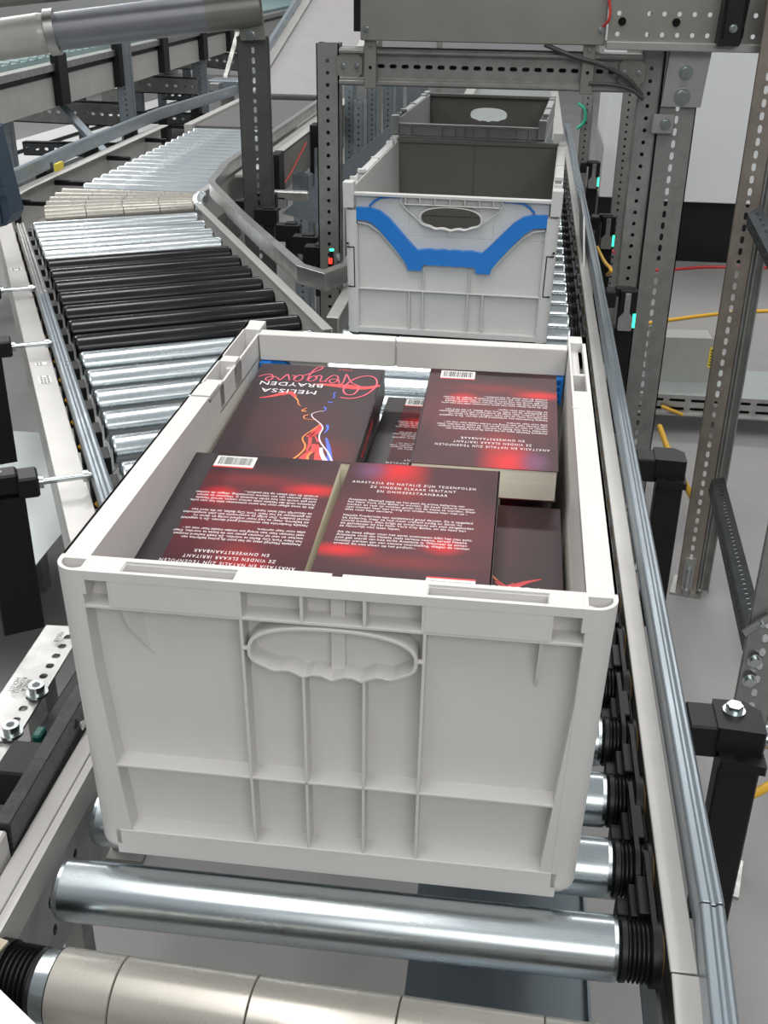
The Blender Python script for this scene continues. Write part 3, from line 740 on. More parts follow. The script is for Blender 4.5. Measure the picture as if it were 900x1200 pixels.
cab = empty('cabinet', (1.3, 5.4, -.75), 0, 'tall white cabinet with black base behind the slotted posts', 'cabinet')
part(MB().box(.90, 1.62, 5.15, 5.9, -.44, 1.3), 'door_panel', M['white'], cab, bevel=.004)
part(MB().box(1.635, 1.72, 5.15, 5.9, -.44, 1.3), 'side_panel', M['white'], cab, bevel=.004)
part(MB().box(1.74, 2.7, 5.16, 5.9, -.44, 1.3), 'door_panel', M['white'], cab, bevel=.004)
part(MB().box(.88, 2.7, 5.2, 5.85, -.75, -.44), 'base', M['black'], cab)
wcab = empty('cabinet', (.8, 5.4, -.75), 0, 'narrow pale cabinet seen through the gap between the posts', 'cabinet')
part(MB().box(.70, .86, 5.2, 5.9, -.44, 1.2), 'door_panel', M['white'], wcab, bevel=.004)
part(MB().box(.70, .86, 5.22, 5.85, -.75, -.44), 'base', M['black'], wcab)
cable('yellow cable lying across the floor behind the right posts', [at(700, 388, z=-.744), at(785, 375, z=-.744), at(850, 367, z=-.744), at(910, 364, z=-.744)], .008, M['yellow'])
cable('thin red cable on the floor in front of the black cabinet base', [at(715, 300, z=-.744), at(760, 316, z=-.744), at(830, 313, z=-.744), at(910, 314, z=-.744)], .008, M['red'])
cable('yellow cable passing behind the black clamp by the book crate', [at(773, 500, z=-.60), at(786, 535, z=-.60), at(800, 562, z=-.62), at(815, 590, z=-.70)], .009, M['yellow'])
cable('yellow cable leaving the large front clamp to the right', [at(878, 932, z=-.06), at(892, 926, z=-.06), at(915, 912, z=-.07)], .0045, M['yellow'])
cable('yellow wire hanging beside the sensor bracket near the narrow post', [at(700, 290, x=.52), at(708, 306, x=.52), at(716, 316, x=.52), at(712, 322, x=.52)], .004, M['yellow'])
cable('small yellow cable end at the edge of the right cable tray', [at(775, 476, y=2.825), at(785, 480, y=2.822), at(800, 486, y=2.822)], .006, M['yellow'])
cable('green looped cable beside the farthest crate', [at(677, 121, y=4.34), at(685, 128, y=4.335), at(685, 142, y=4.335), at(676, 151, y=4.34)], .006, M['green'])
cable('thin red wire beside the far sensor at the blue banded crate', [at(706, 276, x=.60), at(712, 288, x=.60), at(720, 296, x=.60)], .004, M['red'])
# posts between
c_post('slotted_post', 'far slotted post beyond the sensor beside the blue banded crate', .665, 3.55, -.75, 1.1, .05, .05, radians(-10), M['galvd'], web='round', fl_holes=False)
c_post('slotted_post', 'thin far slotted post beside the farthest crate', .56, 4.35, -.75, 1.1, .045, .05, radians(-10), M['galvd'], web='round', fl_holes=False)
tag(MB().box(.72, .745, 4.2, 4.25, -.75, 1.3).build('frame_post', M['galv'], bevel=.002), 'plain pale steel upright between the narrow post and the white cabinet', 'post')
# bent plate beside the blue banded crate
mb = MB(); mb.prism([(1.90, -.045), (2.10, -.045), (2.42, .04), (2.42, .08), (2.2, .075)], .470, .474, 'x')
tag(mb.build('bent_plate', M['galv'], bevel=.001), 'light steel plate between the blue banded crate and the right guide rail', 'plate')

# ------------------------------------------------------------------ upper left overhead drum
dr = empty('drum_motor', (-.9, 2.4, .45), 0, 'large pale grey overhead drum and steel tube across the upper left corner', 'drum')
b_ = Vector((-.425, 2.42, .500)); a_ = Vector((-1.35, 2.28, .418))
a_ = at(-60, 55, y=2.25); c_ = at(58, 38, y=2.30); b_ = at(300, 8, y=2.42)
part(MB().lathe(a_, c_, [(0, .050), ((c_ - a_).length - .02, .050), ((c_ - a_).length - .006, .046), ((c_ - a_).length, .036)], 40), 'drum', mat('drum_paint', (.50, .51, .48), .3, .1, noise=.12, nscale=18), dr)
dd = (b_ - c_).normalized()
part(MB().cyl(c_ + dd * .012, b_, .046, n=40), 'tube', mat('blue_grey_tube', (.27, .28, .31), .4, .5, noise=.1), dr)
mb = MB(); mb.cyl(c_ - dd * .004, c_ + dd * .020, .056, n=40); part(mb, 'strap', M['galv'], dr)
mb = MB(); mb.cyl(b_ - dd * .13, b_ + dd * .01, .048, n=40); part(mb, 'end_sleeve', M['sheet'], dr)
mb = MB(); p_ = at(-40, 8, y=2.2); q_ = at(300, -28, y=2.34)
mb.tube([p_ + Vector((0, 0, .03)), q_ + Vector((0, 0, .03))], .040, 24); part(mb, 'upper_tube', M['sheet'], dr)
gu = MB(); g = [at(277, 8, y=2.42), at(306, -10, y=2.42), at(312, 46, y=2.42), at(284, 47, y=2.42)]
gu.prism([(p.x, p.z) for p in g], 2.405, 2.415, 'y'); part(gu, 'gusset', M['sheet'], dr, bevel=.001); bolt(dr, at(294, 41, y=2.405), r=.010)
# steel blue housing at the left edge
sb = empty('motor_housing', (-.85, 1.75, .1), 0, 'dark steel blue housing at the left edge above the feeder conveyor', 'housing')
mb = MB(); 
pl = [at(-90, 140, y=1.75), at(-14, 150, y=1.75), at(13, 252, y=1.75), at(8, 264, y=1.75), at(-90, 290, y=1.75)]
mb.prism([(p.x, p.z) for p in pl], 1.75, 1.82, 'y'); part(mb, 'shell', M['bluebox'], sb, bevel=.004)
mb = MB(); a1_, b1_ = at(-8, 190, y=1.747), at(3, 262, y=1.747); mb.tube([a1_, b1_], .0012, 6); part(mb, 'seam', M['black'], sb)
mb = MB(); p = at(3, 225, y=1.747); mb.cyl(p, p + Vector((0, -.004, 0)), .009, n=16); part(mb, 'screw', M['bluebox'], sb)
# left edge device near brackets
dv = empty('sensor_box', (-.75, 1.30, 0), A, 'grey sensor box with a red reflector at the left edge beside the feeder conveyor', 'sensor')
T = Matrix.Translation(mt(.72, -.20, 0)) @ Matrix.Rotation(A, 4, 'Z')
part(MB().box(-.04, .04, -.06, .06, -.10, .02, M=T), 'housing', M['galvd'], dv, bevel=.003)
part(MB().box(.045, .060, .045, .075, -.03, .012, M=T), 'reflector', mat('red_reflector', (.75, .06, .05), .35, noise=.05), dv, bevel=.002)
mb = MB()
for k in range(5): mb.box(-.030, .030, -.05 + .022 * k, -.038 + .022 * k, .02, .026, M=T)
part(mb, 'cooling_fin', M['label'], dv)

# ------------------------------------------------------------------ background: far left conveyor and steelwork
fc = empty('belt_conveyor', (-2.2, 6, -.1), 0, 'long teal belt conveyor with grey sides far behind at the upper left', 'conveyor')
def fl(px, py, z): p = at(px, py, z=z); return p
A0, A1 = Vector((-1.68, 3.0, .25)), Vector((-1.75, 11.5, .25))
mb = MB(); mb.sweep([tuple(A0), tuple(A1)], [(-.52, -.05), (-.05, -.05), (-.05, .0), (-.52, .0)]); part(mb, 'belt', M['teal'], fc)
mb = MB(); mb.sweep([tuple(A0), tuple(A1)], [(-.05, -.19), (.0, -.19), (.0, -.02), (-.05, -.02)]); part(mb, 'side_frame', M['frame'], fc)
mb = MB(); mb.sweep([tuple(A0), tuple(A1)], [(-.02, -.045), (.018, -.045), (.018, -.018), (-.02, -.018)]); part(mb, 'edge_rail', M['galv'], fc)
mb = MB(); mb.sweep([tuple(A0), tuple(A1)], [(.0, -.068), (.004, -.068), (.004, -.050), (.0, -.050)]); part(mb, 'groove_shade_strip', M['black'], fc)  # raised black strip painted in for the shade of a groove
mb = MB(); mb.sweep([tuple(A0), tuple(A1)], [(-.60, -.19), (-.54, -.19), (-.54, .03), (-.60, .03)]); part(mb, 'side_frame', M['galv'], fc)
mb = MB(); LL = (A1 - A0).length; k = 0
while k < LL:
    c = A0 + (A1 - A0) * (k / LL); mb.cyl(c + Vector((-.05, 0, .0)), c + Vector((-.50, -.04, .0)), .012, n=8); k += .09
part(mb, 'belt_ridge', M['teal'], fc)
for q in ((62, 78), (133, 55), (187, 45), (235, 32), (268, 22)):
    p = at(q[0], q[1], x=-1.70); f = (p.y - A0.y) / (A1.y - A0.y); c = A0 + (A1 - A0) * f
    part(MB().box(c.x + .0, c.x + .035, c.y - .05, c.y + .05, .065, .27), 'rail_bracket', M['black'], fc, bevel=.003)
def far_post(label, px, py, zt=.0, wd=.085, y=None):
    p = at(px, py, y=y); return c_post('slotted_post', label, p.x, y, -.75, p.z, wd, .06, radians(10), M['galvb'], web='round', fl_holes=False, foot=True)
far_post('galvanised slotted post under the far teal conveyor, the left one in view', 141, 45, y=4.9, wd=.075)
far_post('galvanised slotted post under the far teal conveyor, right of the diagonal rod foot', 230, 25, y=6.55, wd=.085)
far_post('galvanised slotted post at the left edge behind the steel blue housing', -3, 118, y=3.7, wd=.07)
def cross_beam(label, p0, p1, h, y, m=M['galvd']):
    a, b = at(*p0, y=y), at(*p1, y=y); root = empty('slotted_beam', (a + b) / 2, 0, label, 'beam', None)
    a = Vector(a); b = Vector(b); L = (b - a).length; ang = math.atan2(b.z - a.z, b.x - a.x)
    T = Matrix.Translation(a) @ Matrix.Rotation(-ang, 4, 'Y')
    n = max(2, int(L / .05)); mb = MB(); mb.plate(L, h, [(L * (i + .5) / n, [h / 2], .012, .008) for i in range(n)], .004, T)
    mb.box(0, L, 0, .05, h - .006, h, M=T); mb.box(0, L, 0, .05, 0, .006, M=T)
    part(mb, 'rail', m, root); return root
cross_beam('slotted crossbar behind the diagonal bar, lowest of the large ones at left', (4, 142), (146, 149), .125, 5.5)
cross_beam('slotted crossbar running right from the left far post below the conveyor side', (62, 104), (150, 110), .10, 6.6)
cross_beam('slotted crossbar between the two far posts, with bright holes', (150, 108), (232, 112), .10, 6.4)
cross_beam('upper slotted crossbar between the two far posts', (150, 80), (240, 82), .10, 7.6)
cross_beam('slotted crossbar right of the second far post', (232, 78), (285, 84), .11, 7.6)
cross_beam('small slotted crossbar near the top behind the second far post', (235, 58), (284, 62), .10, 8.8)
cross_beam('dark low slotted crossbar behind the curved guide', (28, 182), (150, 185), .07, 5.2, M['dark'])
cross_beam('dark low slotted crossbar between the far posts', (150, 144), (230, 147), .07, 6.3, M['dark'])
cross_beam('dark low slotted crossbar beside the second far post', (190, 117), (240, 119), .07, 7.2, M['dark'])
for (px, y0_, lb) in ((90, 6.7, 'thin upright between the crossbars, leftmost'), (160, 7.9, 'thin upright between the crossbars right of the left far post'), (187, 8.6, 'thin dark upright just left of the second far post'), (218, 9.0, 'thin dark upright partly behind the second far post')):
    p = at(px, 90, y=y0_); tag(MB().box(p.x - .03, p.x + .03, y0_, y0_ + .05, -.75, -.20).build('frame_post', M['dark'], bevel=.002), lb, 'post')
def rod(label, q0, q1, y0_, y1_, r, m, name='diagonal_rod'):
    a, b = at(*q0, y=y0_), at(*q1, y=y1_); mb = MB()
    d = (b - a).normalized(); T = Matrix.Translation(a) @ d.to_track_quat('Z', 'Y').to_matrix().to_4x4()
    mb.box(-r, r, -r * .5, r * .5, 0, (b - a).length, M=T); return tag(mb.build(name, m, bevel=.001), label, 'brace')
rod('long grey diagonal brace crossing the slotted bars at the upper left', (18, 66), (133, 190), 4.6, 4.2, .020, M['galvb'])
rod('thin bright diagonal rod right of the second far post', (279, 38), (263, 96), 6.3, 6.1, .014, M['galvd'])
# floor level plates and panels seen below the far steelwork
def pan(label, z, pts, m, name='floor_panel', th=.03):
    P = [at(*q, z=z) for q in pts]; mb = MB(); mb.prism([(p.x, p.y) for p in P], z - th, z, 'z'); return tag(mb.build(name, m), label, 'panel')
pan('pale long panel behind the far slotted bars', -.50, [(0, 220), (235, 128), (225, 104), (0, 170)], M['wall'], 'side_panel')
pan('long pale floor duct under the second crossbar at the upper left', -.60, [(60, 105), (240, 65), (225, 58), (40, 92)], M['white'], 'floor_duct')
mb = MB(); a, b = at(10, 182, z=-.49), at(232, 112, z=-.49); mb.tube([a, b], .012, 6); tag(mb.build('pipe', M['black']), 'thin dark pipe along the pale panel at upper left', 'pipe')
gcl = [at(118, 110, y=6.4), at(126, 106, y=6.4)]
tag(MB().box(gcl[0].x, gcl[0].x + .14, 6.4, 6.5, gcl[0].z - .12, gcl[0].z + .04).build('control_box', M['galvd'], bevel=.006), 'small grey control box beside the left far post', 'box')
p = at(262, 100, y=5.3); root = empty('motor', (p.x, 5.3, p.z), 0, 'small grey motor unit clamped behind the curved guide', 'motor')
part(MB().box(p.x - .07, p.x + .09, 5.25, 5.40, p.z - .03, p.z + .03), 'body', M['galvb'], root, bevel=.006); part(MB().box(p.x - .05, p.x + .0, 5.2, 5.25, p.z - .02, p.z + .02), 'terminal', M['galv'], root, bevel=.004)
part(MB().box(p.x - .02, p.x + .04, 5.30, 5.36, -.75, p.z - .03), 'stand', M['galvd'], root)

# ------------------------------------------------------------------ background: centre, behind the slotted post
sc_ = empty('roller_conveyor', (-.4, 3.8, -.05), 0, 'conveyor side between the dark slotted post and the cross beam post, with black brackets', 'conveyor')
S0, S1 = Vector((-.62, 2.9, .0)), Vector((-.50, 5.6, .10))
mb = MB(); mb.sweep([(-.585, 3.0, 0), (-.585, 5.2, 0)], [(0, -.14), (.006, -.14), (.006, .0), (0, .0)]); part(mb, 'side_plate', M['sheet'], sc_)
mb = MB(); mb.sweep([(-.585, 3.0, 0), (-.585, 5.2, 0)], [(-.05, -.004), (.006, -.004), (.006, .004), (-.05, .004)]); part(mb, 'top_flange', M['frame'], sc_)
for y in (3.35, 4.1, 4.7): part(MB().box(-.582, -.55, y - .05, y + .04, -.17, .025), 'rail_bracket', M['black'], sc_, bevel=.003)
mb = MB(); 
mb.tube([(-.576, 3.50, -.11), (-.570, 3.6, -.09), (-.576, 3.75, -.07), (-.576, 3.95, -.03)], .0025, 6); part(mb, 'wiring', M['red'], sc_)
def bgpost(label, px, py0, y, wd, m=M['galvb'], zt=None):
    p = at(px, py0, y=y); return c_post('slotted_post', label, p.x, y, -.75, p.z, wd, .05, radians(-10), m, web='round', fl_holes=False)
bgpost('slotted post behind the black bracket between the dark post and the beam post', 352, 205, 3.5, .06)
bgpost('slotted post standing close left of the beam post, lower part visible', 374, 175, 3.9, .045)
bgpost('thin slotted post right of the beam post top, leftmost of the background row', 409, 100, 4.8, .045)
bgpost('slotted post in the gap right of the beam post, behind the crate corner', 420, 118, 4.2, .045)
bgpost('slotted post in the background row, left of the dark panel', 436, 96, 5.4, .05)
bgpost('slotted post in the background row above the blue banded crate', 455, 96, 5.0, .05)
for i, (px, y) in enumerate(((465, 6.2), (484, 6.0), (494, 6.4))):
    p = at(px, 100, y=y); tag(MB().box(p.x - .035, p.x + .035, y, y + .05, -.75, p.z + .03).build('frame_post', M['galvb'], bevel=.002), ('pale upright left of the far crate rim, leftmost of three', 'pale upright over the far crate corner, middle of three', 'pale upright over the far crate corner, right of three')[i], 'post')
mb = MB(); pl = [at(330, 250, y=3.2), at(372, 262, y=3.2), at(478, 150, y=3.2), at(480, 130, y=3.2)]
mb.prism([(p.x, p.z) for p in pl], 3.2, 3.21, 'y')
tag(mb.build('guard_panel', M['galvb']), 'slanting grey guard panel behind the beam post', 'panel')
mb = MB()
for (px, py, w_, h_) in ((318, 237, .10, .04), (340, 230, .12, .03)):
    p = at(px, py, y=3.0); mb.box(p.x - w_ / 2, p.x + w_ / 2, 3.0, 3.03, p.z - h_ / 2, p.z + h_ / 2)
tag(mb.build('cross_rail', M['galv'], bevel=.004), 'short galvanised cross rail right of the dark slotted post', 'rail')
# bracing over far crate
for (q0, q1, y, lb) in (((545, 104), (500, 130), 4.9, 'far conveyor edge strip beyond the farthest crate, left'), ((706, 104), (660, 104), 4.9, 'far conveyor edge strip beyond the farthest crate, right')):
    pass
fr = empty('belt_conveyor', (.25, 5.0, -.05), 0, 'pale lifted belt conveyor beyond the farthest crate', 'conveyor')
part(MB().box(.03, .42, 4.0, 6.2, -.01, .004), 'belt', M['tray'], fr); part(MB().box(-.02, .03, 4.0, 6.2, -.1, .03), 'side_frame', M['frame'], fr, bevel=.002); part(MB().box(.42, .46, 4.0, 6.2, -.1, .03), 'side_frame', M['frame'], fr, bevel=.002)
for x in (0, .44): part(MB().box(x - .02, x + .02, 5, 5.04, -.75, -.1), 'leg', M['galvd'], fr)

# ------------------------------------------------------------------ the near crate
def taper(o, W, H, t, D=None):
    for v in o.data.vertices:
        k = t * (1 - max(0, min(1, v.co.z / H)))
        v.co.x += k * (1 - 2 * v.co.x / W)
        if v.co.y < .1: v.co.y += k * .5 * (1 - v.co.y / .1)
def near_crate():
    W, D, H, t = .400, .600, .270, .0067
    root = empty('plastic_crate', (0, 0, 0), 0, 'large light grey plastic crate in front, filled with dark red books', 'crate')
    def P(mb, name, m=M['crate'], bevel=.0009, lab=None):
        o = mb.build(name, m, root, bevel=bevel, seg=2); taper(o, W, H, t)
        if lab: tag(o, lab)
        return o
    X0, X1 = .0205, .3785
    mb = MB()
    # front frame: bottom band with rounded corners, columns
    r = .016
    mb.box(.016, W - .016, 0, .020, 0, .026)
    def corner(f):
        for (za, zb_, ia, ib_) in ((0, .002, .010, .006), (.002, .005, .006, .002), (.005, .010, .002, .0), (.010, .026, 0, 0)):
            def lp(i): return [(f(max(x, i)), max(y, i if y < .015 else y)) for x, y in [(.0215, i), (.0215, .020), (i, .020)] + arc(.016, .016, .016 - i, 180, 270)]
            A_1, B_1 = lp(ia), lp(ib_); n_ = len(A_1)
            vs = [(x, y, za) for x, y in A_1] + [(x, y, zb_) for x, y in B_1]
            mb.add(vs, [list(range(n_)), list(range(n_, 2 * n_))] + [(k, (k + 1) % n_, n_ + (k + 1) % n_, n_ + k) for k in range(n_)])
    corner(lambda x: x); corner(lambda x: W - x)
    colp = [(X0 + .001, 0), (X0 + .001, .020), (0, .020)] + arc(.016, .016, .016, 180, 270)
    mb.prism(colp, .025, H - .0195, 'z'); mb.prism([(W - x, y) for x, y in colp][::-1], .025, H - .0195, 'z')
    # widening toward the floor (inner bevel faces of the columns)
    for sx in (0, 1):
        q = [(X0 - .002, .24), (X0 - .002, .025), (X0 + .010, .025)]
        q = [(W - x, z) for x, z in q] if sx else q
        mb.prism(q, .0005, .0185, 'y')
    mb.box(.010, W - .010, .0175, .0205, .02, H - .008)              # recessed front panel
    mb.box(0, .003, .019, .60, .01, H - .03); mb.box(W - .003, W, .019, .60, .01, H - .03)
    for y in (.05, .10, .16, .22, .29, .36, .43, .50, .56):
        mb.box(0, .004, y, y + .003, .02, H - .03)
    mb.box(.0185, .0205, .02, .575, .01, H - .008); mb.box(W - .0205, W - .0185, .02, .575, .01, H - .008)   # inner side walls
    mb.box(.004, W - .004, .010, .59, .0, .010)                       # floor
    # rear wall: solid low, opening in the upper middle
    mb.box(.02, W - .02, .568, .572, .01, .10); mb.box(.02, .10, .568, .572, .10, .235); mb.box(.30, W - .02, .568, .572, .10, .235)
    mb.box(0, .022, .575, .60, .0, H - .01); mb.box(W - .022, W, .575, .60, .0, H - .01)
    P(mb, 'body')
    # ribs on the front
    mb = MB()
    for x, z0, z1 in ((.1365, .025, .241), (.1810, .025, .195), (.2260, .025, .195), (.2690, .025, .241)):
        mb.box(x - .0012, x + .0012, .0006, .019, z0, z1)
    mb.box(.021, .1365, .0006, .019, .0915, .0938); mb.box(.1365, .269, .0006, .019, .0915, .0938); mb.box(.269, .379, .0006, .019, .0915, .0938)
    mb.box(.012, .388, .0006, .019, .2385, .2410)
    for x in (.041, .1365, .1810, .2260, .2675, .3555): mb.box(x - .0013, x + .0013, .0006, .019, .240, .264)
    mb.box(.200, .2105, .012, .019, .186, .264)
    mb.add([(.0465, .0025, .2385), (.0580, .018, .2385), (.0650, .0182, .1870), (.0465, .018, .2385), (.0500, .0060, .2200), (.0600, .018, .2000)],
           [(0, 3, 1), (0, 1, 4), (4, 1, 5), (4, 5, 2), (0, 4, 3), (4, 2, 3), (1, 3, 2), (1, 2, 5)])
    mb.prism([(.018, .239), (.004, .239), (.013, .20), (.018, .189)], .3495, .3520, 'x')
    P(mb, 'rib', bevel=.0005)
    for a, b in ((.0415, .1360), (.2685, .3550)): P(MB().box(a, b, .0002, .0025, .2405, .266), 'front_panel', bevel=.0006)
    # hand grip ring
    def grip(k):
        pts = []
        xc, zc, a, b = .2025, .2135, .0625, .0235
        n = 64
        for i in range(n):
            th = 2 * pi * i / n; cx, sz = cos(th), sin(th)
            x = a * (abs(cx) ** .85) * (1 if cx > 0 else -1); z = b * (abs(sz) ** .8) * (1 if sz > 0 else -1)
            if z < 0: z = z * .92 + .0042 * abs(sin(x * pi / .0225)) * min(1, (1 - abs(x) / a) * 2.2) - .0005
            pts.append((xc + x * k[0], zc + z * k[1]))
        return pts
    mb = MB(); mb.ring(grip((1, 1)), grip((.957, .90)), -.0004, .0185, 'y'); mb.box(.1365, .1425, -.0002, .004, .2135, .2155); mb.box(.2635, .269, -.0002, .004, .2135, .2155)
    P(mb, 'handle_grip', bevel=.0004)
    # rim
    mb = MB(); zt, zb = H, H - .0075
    corner = [(.030, 0)] + [(.030, .0225), (0, .0225)] + arc(.016, .016, .016, 180, 270)
    n = len(corner)
    def ringp(outer, c, k): return [(c[0] + (x - c[0]) * k[0], c[1] + (y - c[1]) * k[1]) for x, y in outer]
    oc = [(.024, .0)] + [(.024, .0225)] + [(0, .0225)] + arc(.016, .016, .016, 180, 270, 8)
    ic = [(.0205, .0055)] + [(.0205, .0170)] + [(.0035, .0170)] + [(max(.0035, x * .78 + .0032), max(.0032, y * .78 + .0032)) for x, y in arc(.016, .016, .016, 180, 270, 8)]
    mb.ring(oc, ic, zb - .012, zt, 'z')
    mb.ring([(W - x, y) for x, y in oc], [(W - x, y) for x, y in ic], zb - .012, zt, 'z')
    segs = [(.024, .050), (.1325, .2000), (.2075, .2690), (.3530, .376)]
    mb.box(.024, .376, 0, .0035, zb, zt)
    mb.box(.024, .2, .0175, .0225, zb, zt); mb.box(.2075, .376, .0175, .0225, zb, zt); mb.box(.2, .2075, .0165, .0185, zb, zt)
    for a, b in segs: mb.box(a, b, .0035, .0175, zb, zt)
    mb.box(.2, .2075, .0035, .0165, zb, zt)
    mb.box(.048, .135, .0035, .0175, zt - .020, zt - .018); mb.box(.267, .355, .0035, .0175, zt - .020, zt - .018)
    for a in (.0492, .1317, .2682, .3522): mb.box(a, a + .0016, .003, .018, zt - .019, zt - .001)
    mb.box(.048, .135, .0165, .0195, zt - .022, zt - .002); mb.box(.267, .355, .0165, .0195, zt - .022, zt - .002)
    # left side rim: solid then pockets
    wl = .0215
    mb.box(0, wl, .0225, .345, zb, zt); mb.box(0, .0025, .0225, .60, H - .036, zt)
    mb.box(0, wl, .349, .385, zb, zt)
    mb.box(wl - .0025, wl, .0225, .345, H - .05, zb); mb.box(wl - .0025, wl, .349, .598, H - .05, zt - .004)
    for a, b in ((.385, .4), (.452, .470), (.565, .600)): mb.box(0, wl, a, b, zb - .02, zt - (0 if b != .4 else .002))
    mb.box(0, wl, .38, .58, H - .032, H - .029); mb.box(0, .004, .38, .59, H - .03, zt)
    mb.box(.012, wl, .445, .475, H - .03, zt - .006)
    # right side rim
    R0 = W - wl
    mb.box(R0, W, .0225, .345, zb, zt); mb.box(W - .0025, W, .0225, .60, H - .036, zt); mb.box(R0, W, .345, .42, zb, zt)
    mb.box(R0, R0 + .0025, .0225, .598, H - .05, zt - .0005)
    mb.box(W - .006, W, .42, .60, zb, zt); mb.box(R0, W, .42, .60, H - .036, H - .033); mb.box(R0, W, .475, .481, H - .036, zt - .003); mb.box(R0, W, .575, .60, H - .03, zt)
    mb.box(R0 + .0025, R0 + .012, .481, .575, H - .034, zt - .010)
    mb.box(R0 - .001, R0 + .006, .372, .374, zt, zt + .0004)
    P(mb, 'rim', bevel=.0010)
    # rear top beam
    mb = MB(); mb.box(.0225, .182, .556, .574, .2365, .268); mb.box(.184, W - .0225, .556, .574, .2365, .268); mb.box(.0225, W - .0225, .560, .572, .2365, .262)
    P(mb, 'rear_rail', bevel=.0012)
    for sx in (0, 1):
        f = (lambda x: W - x) if sx else (lambda x: x); mb = MB()
        mb.box(f(.0235), f(.034), .553, .567, .205, .2355)
        for z in (.208, .216, .224, .232): mb.box(f(.0235), f(.038), .549, .555, z, z + .003)
        mb.box(f(.0235), f(.0265), .548, .555, .205, .2365); mb.box(f(.034), f(.0365), .548, .555, .205, .2365)
        pl_ = [(.030, .215), (.08, .175), (.10, .12), (.13, .12), (.09, .20), (.05, .235), (.030, .235)]
        mb.prism([(f(x), z) for x, z in pl_][::(-1 if sx else 1)], .560, .577, 'y')
        P(mb, 'latch', M['blue'], .0006, 'blue plastic latch piece')
    return root
near_crate()

